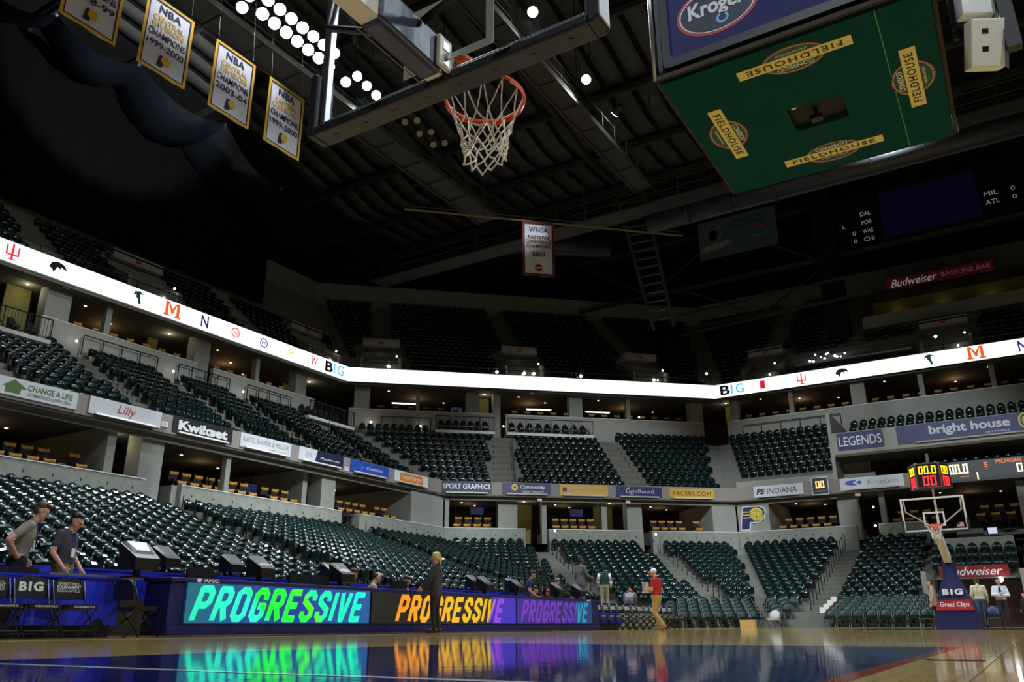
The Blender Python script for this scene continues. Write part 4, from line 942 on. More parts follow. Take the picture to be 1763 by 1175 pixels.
# ------------------------------------------------------------------ scorer's table with three LED faces
M_tbl=mat('table_navy',rgb(16,20,92),.5)
T0,T1,TX=6.5,21.35,-8.9
tb=empty('led_table',(TX,T0,0),'long navy courtside table with three glowing PROGRESSIVE screens','table')
def TF(y,z): return Matrix.Translation((-TX,-T0,0)) @ frame((TX,y,z),(0,1,0),(0,0,1))
TI=Matrix.Translation((-TX,-T0,0))
MB().box(TX-.62,TX-.02,T0,T1,.02,.80).build('body',M_tbl,tb,TI,bevel=.01); MB().box(TX-.66,TX+.03,T0-.03,T1+.03,.80,.86).build('table_top',M_tbl,tb,TI,bevel=.01)
MB().box(TX-.02,TX+.01,T0,T1,.02,.17).build('kick_panel',M_tbl,tb,TI); 
def led_mat(name,cols,scale=1.0,axis=0,noise=.0,width=1.0,s=1.0):
    m=bpy.data.materials.new(name); m.use_nodes=True; nt=m.node_tree; b=nt.nodes['Principled BSDF']; b.inputs['Base Color'].default_value=(.02,.02,.02,1); b.inputs['Roughness'].default_value=.5
    tc=nt.nodes.new('ShaderNodeTexCoord'); sp=nt.nodes.new('ShaderNodeSeparateXYZ'); nt.links.new(tc.outputs['Object'],sp.inputs[0])
    mr=nt.nodes.new('ShaderNodeMapRange'); mr.inputs['From Min'].default_value=-width/2; mr.inputs['From Max'].default_value=width/2
    ad=nt.nodes.new('ShaderNodeMath'); ad.operation='MULTIPLY_ADD'; ad.inputs[1].default_value=noise
    nt.links.new(sp.outputs[1],ad.inputs[0]); nt.links.new(sp.outputs[0],ad.inputs[2]); nt.links.new(ad.outputs[0],mr.inputs['Value'])
    cr=nt.nodes.new('ShaderNodeValToRGB'); el=cr.color_ramp.elements
    while len(el)>1: el.remove(el[0])
    el[0].position=cols[0][0]; el[0].color=rgb(*cols[0][1])
    for p,c in cols[1:]: e=el.new(p); e.color=rgb(*c)
    nt.links.new(mr.outputs['Result'],cr.inputs['Fac']); nt.links.new(cr.outputs['Color'],b.inputs['Emission Color']); b.inputs['Emission Strength'].default_value=s
    return m
GL={'P':[[(0,0),(0,1),(.36,1),(.5,.86),(.5,.58),(.36,.44),(0,.44)]],'R':[[(0,0),(0,1),(.36,1),(.5,.86),(.5,.6),(.36,.47),(0,.47)],[(.26,.47),(.5,0)]],'O':[[(.14,0),(0,.14),(0,.86),(.14,1),(.36,1),(.5,.86),(.5,.14),(.36,0),(.14,0)]],
 'G':[[(.5,.74),(.5,.86),(.36,1),(.14,1),(0,.86),(0,.14),(.14,0),(.36,0),(.5,.14),(.5,.45),(.27,.45)]],'E':[[(.48,1),(0,1),(0,0),(.48,0)],[(0,.5),(.42,.5)]],'S':[[(.5,.78),(.5,.86),(.36,1),(.14,1),(0,.86),(0,.66),(.5,.36),(.5,.14),(.36,0),(.14,0),(0,.14),(0,.22)]],'I':[[(0,0),(0,1)]],'V':[[(0,1),(.2,0),(.3,0),(.5,1)]]}
def stroke_text(s,w,h,m,parent,cx,cy,z,t=.25,gap=.40,sh=.36):
    mb=MB(); x=0; quads=[]
    for ch in s:
        gw=0 if ch=='I' else .5
        for pl_ in GL[ch]:
            for (ax,ay),(bx,by) in zip(pl_[:-1],pl_[1:]): quads.append((x+ax,ay,x+bx,by))
        x+=gw+gap
    W_=x-gap+t+sh*(1+t)*.9; sx=w/W_; hh=h/(1+t)
    def tr(px,py): return (cx-w/2+(px+t/2+sh*(py+t/2))*sx, cy-h/2+(py+t/2)*hh, 0)
    for k,(ax,ay,bx,by) in enumerate(quads):
        d=Vector((bx-ax,by-ay)); L=d.length; d/=L; n_=Vector((-d.y,d.x))*t/2; e=d*t*.28; zz=z+.00002*k
        mb.quad(*[(q[0],q[1],zz) for q in (tr(ax-e.x+n_.x,ay-e.y+n_.y),tr(ax-e.x-n_.x,ay-e.y-n_.y),tr(bx+e.x-n_.x,by+e.y-n_.y),tr(bx+e.x+n_.x,by+e.y+n_.y))])
    return mb.build('lettering',m,parent)
def led_face(y0,y1,bgs,tx0,tx1,tcol,label):
    yc=(y0+y1)/2; w=y1-y0
    sc_=MB().box(-w/2,w/2,-.305,.305,0,.02).build('led_screen',bgs(w),tb,TF(yc,.495),label=label)
    wt=tx1-tx0
    stroke_text('PROGRESSIVE',wt,.55,tcol(w),sc_,(tx0+tx1)/2-yc,-.005,.021)
    MB().ringband(rrect(w,.63,.01,1),rrect(w-.03,.6,.01,1),.0,.024).build('screen_bezel',M_tbl,sc_)
led_face(6.76,11.03,lambda w:led_mat('led_bg_a',[(0,(20,110,130)),(.3,(22,80,150)),(.55,(24,60,160)),(1,(26,96,160))],width=w,s=.9),6.85,10.9,lambda w:led_mat('led_tx_a',[(0,(20,205,160)),(.3,(30,215,185)),(.36,(20,235,40)),(.55,(20,240,60)),(.62,(70,235,20)),(.66,(10,210,140)),(1,(0,235,190))],width=w,noise=.9,s=1.5),'screen with green and teal lettering')
led_face(11.06,16.53,lambda w:led_mat('led_bg_b',[(0,(14,16,16)),(.60,(16,18,14)),(.795,(14,30,12)),(.80,(70,40,190)),(1,(60,44,190))],width=w,s=.9),11.8,16.0,lambda w:led_mat('led_tx_b',[(0,(225,110,20)),(.35,(235,160,20)),(.6,(220,170,20)),(.79,(205,165,15)),(.80,(130,60,190)),(1,(120,60,200))],width=w,noise=-.6,s=1.3),'screen with amber lettering turning purple')
led_face(16.56,20.82,lambda w:led_mat('led_bg_c',[(0,(54,44,150)),(.5,(36,34,110)),(.76,(30,34,110)),(.77,(20,70,130)),(1,(22,60,120))],width=w,s=.8),16.75,20.6,lambda w:led_mat('led_tx_c',[(0,(120,50,190)),(.6,(105,45,185)),(.76,(90,50,180)),(.77,(20,150,190)),(1,(30,140,190))],width=w,noise=.0,s=.9),'screen with purple lettering')
text('ANC',.3,.05,p_white,tb,TF(7.2,.83),z=.031,bold=.03); MB().prism(ellipse(.05,.03,12),0.03,.034).build('maker_mark',p_white,tb,TF(6.97,.83))
text('ANC',.25,.05,p_white,tb,TF(20.6,.83),z=.031,bold=.03)

# ------------------------------------------------------------------ blue draped press tables
def cloth_mat():
    m=mat('blue_drape',rgb(30,48,215),.5,noise=(3,.15)); return m
M_drape=cloth_mat()
def drape(y0,y1,xf,z0,z1,depth,label,seed):
    rn=random.Random(seed); r=empty('press_table',(xf,y0,z0),label,'table'); I=Matrix.Translation((-xf,-y0,-z0))
    mb=MB(); n=int((y1-y0)/.12); rows=5; vs=[];fs=[]
    for j in range(rows):
        z=z1-(z1-z0)*j/(rows-1)
        for i in range(n+1):
            y=y0+(y1-y0)*i/n; vs.append((xf+.015*j*math.sin(y*9+rn.random()*.6)+.02*math.sin(y*3.1+j),y,z))
    for j in range(rows-1):
        for i in range(n): a=j*(n+1)+i; fs.append((a,a+1,a+n+2,a+n+1))
    mb.add(vs,fs); mb.build('front_drape',M_drape,r,I,smooth=True)
    MB().box(xf-depth,xf+.02,y0,y1,z1-.03,z1).build('table_top',M_drape,r,I); MB().box(xf-depth+.05,xf-.05,y0+.05,y1-.05,0 if z0<.3 else z0,z1-.03).build('under_frame',M_black,r,I)
    return r
drape(1.5,6.35,-9.95,.17,.87,.62,'blue draped press table behind the black folding chairs',1)
drape(3.0,23.0,-12.3,.62,1.16,.7,'second raised press table with crumpled blue cloth behind the screens',2)
drape(21.6,25.2,-9.95,.2,.84,.5,'blue draped press table right of the glowing table',3)
struct(MB().box(-14.4,-11.55,1.5,23.2,0,.62).build('floor_press_riser',M_carpet))
# ------------------------------------------------------------------ monitors on the tables
M_hood=mat('monitor_highlight_grey',rgb(104,104,106),.3)  # cover grey also paints in the highlight along the black case top
def mon():
    a=MB(); a.hexa([(-.22,-.02,.10),(.22,-.02,.10),(.19,-.36,.10),(-.19,-.36,.10),(-.22,-.02,.46),(.22,-.02,.46),(.18,-.36,.25),(-.18,-.36,.25)])
    h=MB(); h.hexa([(-.2,-.03,.455),(.2,-.03,.455),(.16,-.27,.305),(-.16,-.27,.305),(-.15,-.05,.485),(.15,-.05,.485),(.1,-.24,.355),(-.1,-.24,.355)])
    s=MB(); s.box(-.19,.19,-.018,-.012,.15,.43); b=MB(); b.tube((0,-.14,0),(0,-.14,.14),.05,n=8); b.box(-.14,.14,-.26,.0,0,.02)
    return a.mesh('case',M_black),h.mesh('top_cover',M_hood),s.mesh('screen',M_blackm),b.mesh('stand',M_black)
MON=mon()
spots=[(-9.75,6.35,1.02,.0,'large hooded monitor at the left end of the glowing table',1.15),(-12.65,8.9,1.16,.15,'hooded monitor on the raised press table left of the green lettering',1.1),(-12.65,10.6,1.16,0,'hooded monitor on the raised press table above the letter O',1.0),(-9.35,8.45,.86,.1,'hooded monitor on the glowing table above the letters ROG',.95),
 (-9.35,10.5,.86,0,'hooded monitor on the glowing table above the letters IVE',.95),(-12.65,13.6,1.16,.1,'hooded monitor on the raised press table left of the seated men',1.0),(-9.35,15.6,.86,0,'hooded monitor on the glowing table right of the woman in the dark suit',.9),(-12.65,19.9,1.16,0,'hooded monitor on the raised press table right of the woman',1.0),
 (-9.35,17.1,.86,0,'hooded monitor on the glowing table left of the man in the blue shirt',.9),(-12.65,22.2,1.16,0,'hooded monitor at the far end of the raised press table',1.0),(-9.35,19.3,.86,0,'hooded monitor on the glowing table near the red haired person',.9),(-9.35,20.6,.86,0,'hooded monitor at the far end of the glowing table',.9)]
for x,y,z,a,l,s in spots:
    o=empty('hooded_monitor',zrot((x,y,z if z!=1.02 else .86),PI/2+a)@Matrix.Scale(s,4),l,'monitor','hooded monitors on the press tables')
    for nm,m in zip(('case','top_cover','screen','stand'),MON): link(nm,m,o)
def laptop(x,y,z,l):
    o=empty('flat_monitor',zrot((x,y,z),PI/2),l,'monitor','flat monitors on the glowing table'); MB().box(-.26,.26,-.02,.02,.02,.2).build('panel',M_black,o); MB().box(-.24,.24,-.024,-.021,.04,.18).build('screen',M_blackm,o); MB().box(-.26,.26,.02,.024,.19,.2).build('rim_strip',M_silver,o); MB().box(-.1,.1,-.08,.08,0,.02).build('foot',M_black,o)
for y,l in ((7.3,'low flat monitor on the glowing table above the letters PR'),(9.5,'low flat monitor on the glowing table above the letters ESS'),(10.02,'low flat monitor on the glowing table above the letter S'),(12.4,'silver edged flat monitor in front of the dark haired seated person'),(13.3,'small silver edged monitor at the hand of the woman in the dark suit')): laptop(-9.3,y,.86,l)
o=MB().box(-.6,.6,-.25,.25,0,.1).build('equipment_case',M_black,None,zrot((-10.4,4.55,.87),PI/2)); MB().box(-.6,.6,.25,.255,.03,.07).build('lid_seam',M_silver,o); tag(o,'flat black equipment case on the blue table beside the man in grey','case')
o=MB().box(-.75,.75,-.25,.25,0,.035).build('table_board',mat('grey_board',rgb(112,112,110),.5),None,zrot((-10.2,5.95,.87),PI/2)); MB().box(-.75,.75,.25,.256,.0,.035).build('board_edge',M_silver,o); tag(o,'long thin grey board lying on the blue table by the man in dark grey','board')

# ------------------------------------------------------------------ black folding chairs with printed backs
M_bch=mat('chair_black',rgb(30,30,32),.38)
def bench():
    bk=MB().prism([(-.24,-.14),(.24,-.14),(.235,.06),(.18,.13),(.08,.16),(-.08,.16),(-.18,.13),(-.235,.06)],-.02,.02,M=frame((0,-.22,.66),(-1,0,0),(0,-.12,1)))
    st=MB().prism(rrect(.46,.42,.06),-.025,.035,M=frame((0,.05,.40),(1,0,0),(0,1,.04)))
    fr=MB(); fr.path([(0,.28,0),(0,-.1,.42),(0,-.24,.78)],.013,6); fr.path([(0,-.3,0),(0,.2,.40)],.013,6)
    return bk.mesh('backrest',M_bch),st.mesh('seat',M_bch),fr.mesh('side_frame',M_black,True),MB().path([(-.235,0,0),(.235,0,0)],.01,6).mesh('crossbar',M_black)
BCH=bench()
def bchair(x,y,rz,label,logo,grp):
    o=empty('folding_chair',zrot((x,y,0),rz),label,'chair',grp); b=link('backrest',BCH[0],o); s=link('seat',BCH[1],o); 
    for sx in (-.235,.235): link('side_frame',BCH[2],o,Matrix.Translation((sx,0,0)))
    for q in ((0,.22,.1),(0,-.25,.06)): link('crossbar',BCH[3],o,Matrix.Translation(q))
    FB=frame((0,-.22,.66),(-1,0,0),(0,-.12,1))
    if logo=='B1G': text('B1G',.34,.13,p_white,b,FB,cy=.02,z=.0205,bold=.05,depth=.002)
    elif logo: text('BASKETBALL',.32,.035,p_white,b,FB,cy=.075,z=.0205,depth=.002); text('TOURNAMENT',.36,.05,p_white,b,FB,cy=.025,z=.0205,bold=.02,depth=.002); text('INDIANAPOLIS',.34,.035,p_white,b,FB,cy=-.025,z=.0205,depth=.002)
    if logo: text('INDIANAPOLIS',.3,.025,p_white,s,frame((0,.262,.413),(-1,0,0),(0,0,1)),z=.0,depth=.002)
    return o
F0=-PI/2
bchair(-9.4,4.25,F0,'black folding chair at the left edge with tournament lettering','T','black folding chairs'); bchair(-9.4,4.78,F0,'black folding chair with a white B1G back, middle of three','B1G','black folding chairs'); bchair(-9.4,5.32,F0,'black folding chair with tournament lettering, right of the B1G chair','T','black folding chairs'); bchair(-9.4,3.7,F0,'black folding chair beyond the left edge','B1G','black folding chairs')
bchair(-9.3,6.22,0,'black folding chair turned sideways against the end of the glowing table','B1G','black folding chairs')
for i in range(13): bchair(-9.3,21.95+i*.56,F0,f'black folding bench chair, {ORD[i]} in line right of the glowing table','B1G' if i%2 else 'T','black folding bench chairs')
# ------------------------------------------------------------------ centre hung scoreboard
sb=empty('center_scoreboard',(0.03,14.5,10.7),'huge hanging scoreboard with green underside and four FIELDHOUSE emblems','scoreboard')
M_grn=mat('board_green',rgb(9,62,64),.8,noise=(.8,.08),spec=.08); M_plate=mat('plate_gold',rgb(212,196,124),.6); p_dgreen=mat('print_dgreen',rgb(26,70,58),.6)
mb=MB(); HX0,HX1,HY0,HY1=-.5,.62,-.35,.6
for x0,x1,y0,y1 in ((-2.52,HX0,-2.6,2.65),(HX1,2.52,-2.6,2.65),(HX0,HX1,-2.6,HY0),(HX0,HX1,HY1,2.65)): mb.box(x0,x1,y0,y1,0,.12)
bp=mb.build('underside_panel',M_grn,sb)
mb=MB(); mb.box(1.60,1.62,-2.6,2.65,-.006,0); mb.build('panel_seam',mat('seam_green',rgb(70,130,110),.6),bp)
mb=MB(); mb.box(HX0-.1,HX1+.1,HY0-.1,HY1+.1,.9,1.0); mb.box(HX0-.1,HX0,HY0,HY1,.12,.9); mb.box(HX1,HX1+.1,HY0,HY1,.12,.9); mb.box(HX0,HX1,HY0-.1,HY0,.12,.9); mb.box(HX0,HX1,HY1,HY1+.1,.12,.9); mb.build('hatch_well',M_blackm,sb)
mb=MB(); mb.tube((0,.1,.9),(0.02,.12,-.12),.05,n=8); mb.box(-.1,.14,.02,.2,-.16,-.06); mb.build('hatch_microphone',M_black,sb); MB().ell((-.38,-.18,.2),(.09,.09,.12)).build('hatch_lamp',M_white,sb,smooth=True)
def emblem(cx,cy,right,up,s):
    Fm=frame((cx,cy,-.002),right,up)
    MB().ringband(ellipse(.62*s,.42*s),ellipse(.595*s,.395*s),0,.004).build('oval_rim',p_redt,bp,Fm); MB().prism(ellipse(.595*s,.395*s),0,.003).build('oval',p_dgreen,bp,Fm); MB().ringband(ellipse(.585*s,.385*s),ellipse(.575*s,.375*s),.003,.005).build('oval_line',p_pale,bp,Fm)
    MB().box(-1.1*s,1.1*s,-.15*s,.15*s,.004,.01).build('name_plate',M_plate,bp,Fm); text('FIELDHOUSE',1.85*s,.17*s,p_black,bp,Fm,z=.0105,bold=.02,spacing=1.25,depth=.003)
    text('CONSECO',.72*s,.11*s,p_white,bp,Fm,cy=.235*s,z=.004,bold=.01,depth=.003); text('INDIANAPOLIS',.6*s,.06*s,p_pale,bp,Fm,cy=-.22*s,z=.004,depth=.003)
emblem(.03,-2.02,(-1,0,0),(0,1,0),1); emblem(.03,1.87,(1,0,0),(0,-1,0),1); emblem(-1.86,-.1,(0,1,0),(1,0,0),.98); emblem(1.98,-.1,(0,-1,0),(-1,0,0),.98)
MB().box(-2.45,2.45,-2.5,2.55,.15,6).build('core',M_blackm,sb)
for k,(Rz,off_) in enumerate(((0,2.53),(PI,2.58),(PI/2,2.5),(-PI/2,2.5))):
    F=Matrix.Rotation(Rz,4,'Z')@frame((0,-off_,2.35),(1,0,0),(0,0,1))
    s_=MB().prism(rrect(4.5,3.6,.12),0,.06).build('video_screen',mat('screen_blue',rgb(14,14,62),.6,emit=.07,ecol=(.09,.10,.45,1),spec=.2),sb,F)
    MB().ringband(rrect(4.85,4.0,.14),rrect(4.5,3.6,.12),0,.09).build('screen_frame',M_black,s_)
    Fo=Matrix.Translation((-1.2,-.95,0))
    flat(ellipse(.86,.62),s_,p_redt,z=.061,M=Fo,name='oval_rim'); flat(ellipse(.80,.56),s_,p_white,z=.068,M=Fo,name='oval_line'); flat(ellipse(.77,.53),s_,p_dnavy,z=.075,M=Fo,name='oval')
    text('Kroger',1.2,.5,p_pale,s_,Fo,cy=.03,z=.082,bold=.03); MB().ringband(ellipse(.13,.13,20,.1,-.3),ellipse(.08,.08,20,.1,-.3),.082,.088).build('letter_tail',p_lblue,s_,Fo)
    MB().box(.25,.42,-.95,.2,.061,.067).build('letter_stem',p_pale,s_); MB().ringband(ellipse(.42,.6,28,1.2,-.45),ellipse(.22,.38,28,1.2,-.45),.061,.067).build('letter_ring',p_pale,s_)
for sx in (-2.6,2.6):
    for sy in (-2.66,2.72): MB().tube((sx,sy,.1),(sx,sy,5),.045,n=8).build('corner_tube',M_silver,sb,smooth=True)
mb=MB(); 
for sx in (-2.58,2.58): mb.beam((sx,-2.66,.12),(sx,2.72,.12),.08,.1)
for sy in (-2.66,2.72): mb.beam((-2.58,sy,.12),(2.58,sy,.12),.08,.1)
mb.build('edge_beam',mat('rust_beam',rgb(40,34,24),.8),sb)
for sx in (-1.5,1.5):
    for sy in (-1.5,1.5): MB().tube((sx,sy,6),(sx,sy,24),.03,n=6).build('hoist_cable',M_black,sb)
# white loudspeaker cabinets hanging beyond the scoreboard corner
sp=empty('loudspeaker_cluster',(3.35,14.2,10.3),'white loudspeaker panels hung in black brackets at the upper right','loudspeaker')
for i,(z,t) in enumerate(((.55,.35),(1.75,.12))):
    Fp=Matrix.Translation((0,0,z))@Matrix.Rotation(.5,4,'Z')@Matrix.Rotation(t,4,'X')
    b=MB().box(-.32,.32,-.1,.2,-.5,.45).build('cabinet',M_white,sp,Fp,bevel=.02)
    for zz in (-.2,.15): MB().box(-.12,.0,-.104,-.1,zz,zz+.1).build('port',M_black,b)
    MB().hexa([(.32,-.1,-.5),(.55,.2,-.45),(.5,.25,-.4),(.32,.2,-.5),(.32,-.1,.45),(.55,.2,.4),(.5,.25,.4),(.32,.2,.45)]).build('side_wing',M_silver,sp,Fp)
mb=MB(); mb.beam((.45,.1,.3),(.45,.1,3.2),.22,.25); mb.beam((-.4,.2,1.3),(.5,.2,1.0),.08,.08); mb.beam((-.45,.25,1.0),(-.4,.25,3.2),.08,.08); mb.beam((-.6,0,1.9),(.6,0,2.1),.06,.06); mb.build('bracket',M_black,sp)
for z in (.9,2.0): MB().prism(ellipse(.14,.2,10),0,.1).build('side_horn',M_cream,sp,frame((.75,.1,z),(0,1,0),(0,0,1)))

# ------------------------------------------------------------------ roof: vaulted deck with panels, purlins, catwalks, trusses
def zr(y): return 37.2-.0045*(min(y,44)-14)**2+(.0 if y<44 else .06*(y-44))
M_deck=mat('roof_deck',rgb(24,24,23),.9); M_panel=mat('acoustic_panel',rgb(88,88,86),.9,noise=(1.5,.12)); M_beam=mat('roof_beam',rgb(66,66,64),.7)
mb=MB(); ys=[-12+i*3 for i in range(32)]
for a,b in zip(ys[:-1],ys[1:]): mb.quad((-62,a,zr(a)+.6),(30,a,zr(a)+.6),(30,b,zr(b)+.6),(-62,b,zr(b)+.6))
ce=struct(mb.build('ceiling',M_deck))
pan_cache={}
for j in range(7):
    y0=13+j*5.6; y1=y0+5.2; key='p'
    me_=None
    vs=[];fs=[];k=5
    for i in range(k+1):
        y=y0+(y1-y0)*i/k
        vs+=[(-.62,y,zr(y)+.35),(.62,y,zr(y)+.35),(-.62,y,zr(y)+.45),(.62,y,zr(y)+.45)]
    for i in range(k):
        a=4*i; fs+=[(a+1,a,a+4,a+5),(a+2,a+3,a+7,a+6),(a,a+2,a+6,a+4),(a+3,a+1,a+5,a+7)]
    fs+=[(0,1,3,2),(4*k+2,4*k+3,4*k+1,4*k)]
    me_=MB().add(vs,fs).mesh('panel',M_panel,True)
    for i in range(24): link('panel',me_,ce,Matrix.Translation((-42+i*1.66,0,0)))
for j in range(8):
    y=12.8+j*5.6; o=struct(MB().beam((-50,y,zr(y)-.1),(24,y,zr(y)-.1),.22,.45).build('ceiling_purlin',M_beam))
for x in (-30,-20.0,-9.8,0,10):
    mb=MB()
    for i in range(8): y0=10+i*5; mb.beam((x,y0,zr(y0)-.5),(x,y0+5,zr(y0+5)-.5),.35,.5)
    struct(mb.build('ceiling_rafter',M_beam))
def catwalk(x0,x1,y0,y1,z,nm):
    mb=MB(); mb.box(x0,x1,y0,y1,z,z+.08); mb.box(x0-.06,x0+.04,y0,y1,z-.12,z+.2); mb.box(x1-.04,x1+.06,y0,y1,z-.12,z+.2)
    for i in range(int((y1-y0)/2.2)): mb.box(x0,x1,y0+i*2.2,y0+i*2.2+.08,z-.1,z)
    o=struct(mb.build('ceiling_catwalk',mat('catwalk_grate',rgb(62,62,58),.8,noise=(2,.2))))
    k=int((y1-y0)/1.5)
    post=MB().tube((0,0,0),(0,0,1.15),.03,n=5).mesh('post',M_steel)
    for x in (x0,x1):
        for i in range(k+1): link('post',post,o,Matrix.Translation((x,y0+i*1.5,z+.08)))
        for h in (.5,1.1): MB().path([(x,y0,z+h),(x,y1,z+h)],.025,5).build('rail',M_steel,o)
    for i in range(int((y1-y0)/6)):
        yy=y0+2+i*6; MB().tube((x0+.1,yy,z),(x0+.1,yy,zr(yy)),.03,n=5).build('hanger',M_steel,o); MB().tube((x1-.1,yy,z),(x1-.1,yy,zr(yy)),.03,n=5).build('hanger',M_steel,o)
catwalk(-13.3,-12.3,4,37.5,24.0,'a'); catwalk(-23.2,-21.8,4,36,24.0,'b'); catwalk(12.3,13.3,4,37.5,24.0,'c')
o=struct(MB().box(-34,14,38.2,39.6,23.4,23.5).build('ceiling_crosswalk',MATS['catwalk_grate']))
for yy in (38.2,39.6):
    for h in (.5,1.1): MB().path([(-34,yy,23.5+h),(14,yy,23.5+h)],.025,5).build('rail',M_steel,o)
post=MB().tube((0,0,0),(0,0,1.15),.03,n=5).mesh('post',M_steel)
for i in range(22): link('post',post,o,Matrix.Translation((-33+i*2,38.2,23.5)))
# trusses across the far end
def truss(y,x0,x1,z0,z1,n):
    mb=MB(); mb.beam((x0,y,z0),(x1,y,z0),.3,.3); mb.beam((x0,y,z1),(x1,y,z1),.3,.3)
    for i in range(n):
        xa=x0+(x1-x0)*i/n; xb=x0+(x1-x0)*(i+1)/n
        mb.beam((xa,y,z0 if i%2 else z1),(xb,y,z1 if i%2 else z0),.16,.16)
    return struct(mb.build('ceiling_truss',M_beam))
truss(62.6,-19.5,-6.2,24.5,28.2,2); mb=MB(); mb.beam((-6.2,62.6,28.25),(14,62.6,28.4),.3,.3); struct(mb.build('ceiling_truss_beam',M_beam)); truss(63.4,-30,14,28.6,33.4,6)
mb=MB(); mb.beam((-19,60,23.0),(-5,60,23.6),.2,.2); mb.beam((-19,60,24.9),(-5.5,60,25.2),.18,.18); struct(mb.build('ceiling_brace',M_beam))
mb=MB(); mb.box(-7.7,-6.1,61.2,62.8,17,34); struct(mb.build('wall_truss_mast',M_blackm))
# lattice legs of the arch
for x0,x1,y in ((-17.2,-15.0,46.0),):
    mb=MB(); a0=Vector((x0-.9,y,29.2)); a1=Vector((x0+1.1,y,29.0)); b0=Vector((x1-1.0,y,18.6)); b1=Vector((x1+.4,y,18.6))
    mb.beam(a0,b0,.18,.18); mb.beam(a1,b1,.18,.18)
    for i in range(16):
        t=i/16; mb.beam(a0.lerp(b0,t),a1.lerp(b1,t),.12,.1)
    struct(mb.build('ceiling_lattice_leg',M_beam))
# ducts
def duct(pts,r,label):
    o=MB().path(pts,r,14).build('air_duct',mat('duct_metal',rgb(58,58,63),.5,metal=.5),None,smooth=True); tag(o,label,'duct')
    d=(Vector(pts[1])-Vector(pts[0])); L=d.length
    for i in range(1,int(L/2.4)):
        p=Vector(pts[0])+d*(i*2.4/L); q=p+d.normalized()*.08; MB().tube(p,q,r+.03,n=14).build('duct_flange',MATS['duct_metal'],o,smooth=False)
duct([(-12.8,37.9,21.9),(14,37.9,22.0)],.55,'long round air duct crossing behind the hanging scoreboard')
duct([(-25.5,41.0,25.2),(-18.5,45.2,24.8)],.6,'round air duct in the dark roof right of the single white banner')
# pipe carrying the single banner
o=MB().path([P('C',2.0,38,22.25),P('C',18.5,38,22.05)],.06,8).build('banner_pipe',mat('yellowed_pipe',rgb(130,116,70),.6)); MB().path([P('C',2.0,38.2,22.6),P('C',18.5,38.2,22.4)],.03,6).build('upper_pipe',M_steel,o)
for t in (2.5,6.5,12.5,17): MB().tube(P('C',t,38,22.2),P('C',t,38,zr(36)-1),.025,n=5).build('hanger',M_steel,o)
tag(o,'thin pale pipe under the roof carrying the single banner','pipe')
# ------------------------------------------------------------------ banners
M_bcl=mat('banner_cloth',rgb(206,206,220),.8,bump=(5,.15)); M_byel=mat('banner_yellow',rgb(216,172,40),.7); M_bnav=mat('banner_navy',rgb(36,34,70),.7); M_bred=mat('banner_red',rgb(112,24,30),.7)
def banner(M,w,h,lines,label,edge,inner,logo):
    mb=MB(); nx,ny=8,10; vs=[];fs=[]
    for j in range(ny+1):
        for i in range(nx+1):
            x=-w/2+w*i/nx; y=-h/2+h*j/ny; k=(1-j/ny); vs.append((x,y-.03*math.sin(i*1.3)*k*k,.03*math.sin(i*1.1+j*.4)*k))
    b=len(vs); vs+= [(x,y,z-.01) for x,y,z in vs]
    for j in range(ny):
        for i in range(nx): a=j*(nx+1)+i; fs.append((a,a+1,a+nx+2,a+nx+1)); fs.append((b+a+1,b+a,b+a+nx+1,b+a+nx+2))
    mb.add(vs,fs); o=mb.build('championship_banner',M_bcl,None,M,smooth=True)
    def rect(ow,oh,t,z): 
        return MB().ringband([(ow/2,oh/2),(-ow/2,oh/2),(-ow/2,-oh/2),(ow/2,-oh/2)],[(ow/2-t,oh/2-t),(-ow/2+t,oh/2-t),(-ow/2+t,-oh/2+t),(ow/2-t,-oh/2+t)],z,z+.012)
    rect(w+.02,h+.02,.10,.02).build('border',edge,o); rect(w-.18,h-.18,.045,.022).build('border_line',inner,o)
    for s,y,lw,lh,m in lines: text(s,lw,lh,m,o,cy=y,z=.034,bold=.012,depth=.004)
    if logo=='P':
        flat([(-.22,-1.17),(-.02,-1.17),(.0,-1.0),(.1,-.98),(.1,-.72),(-.15,-.72)],o,M_bnav,z=.034); flat(ellipse(.17,.17,20,.07,-.87),o,M_byel,z=.041)
    else:
        flat(ellipse(.24,.24,24,0,-1.18),o,M_bred,z=.034); MB().ringband(ellipse(.24,.24,24,0,-1.18),ellipse(.21,.21,24,0,-1.18),.041,.044).build('emblem_rim',M_byel,o); flat([(-.18,-1.25),(.18,-1.2),(.16,-1.12),(-.18,-1.16)],o,M_bcl,z=.041)
    # hanging wires
    for sx in (-w/2+.1,w/2-.1): MB().tube((sx,h/2,0),(sx,h/2+3.2,-.3 if logo=='P' else 0),.004,n=4).build('hanging_wire',M_black,o)
    MB().tube((-w/2,h/2,0),(w/2,h/2,0),.025,n=6).build('top_pole',edge,o)
    tag(o,label,'banner','championship banners'); return o
def nba(div,div2,yr): return [('NBA',1.05,.85,.3,M_bnav),(div,.66,1.2 if div!='EASTERN' else 1.1,.22,M_byel),(div2,.38,1.2 if div2!='CONFERENCE' else 1.35,.22,M_byel),('CHAMPIONS',.02,1.45,.28,M_bnav),(yr,-.38,1.45,.26,M_bnav)]
for y,d1,d2,yr,l in ((9.0,'CENTRAL','DIVISION','1998-99','white and gold champions banner cut by the top edge, 1998-99'),(11.65,'CENTRAL','DIVISION','1999-2000','white and gold central division banner lettered 1999-2000'),(14.5,'CENTRAL','DIVISION','2003-04','white and gold central division banner lettered 2003-04'),(17.1,'EASTERN','CONFERENCE','1999-2000','white and gold eastern conference banner lettered 1999-2000')):
    banner(fframe('L',y,20.0,19.38),1.85,2.9,nba(d1,d2,yr),l,M_byel,M_bnav,'P')
M_bdr=mat('banner_maroon',rgb(96,22,34),.7)
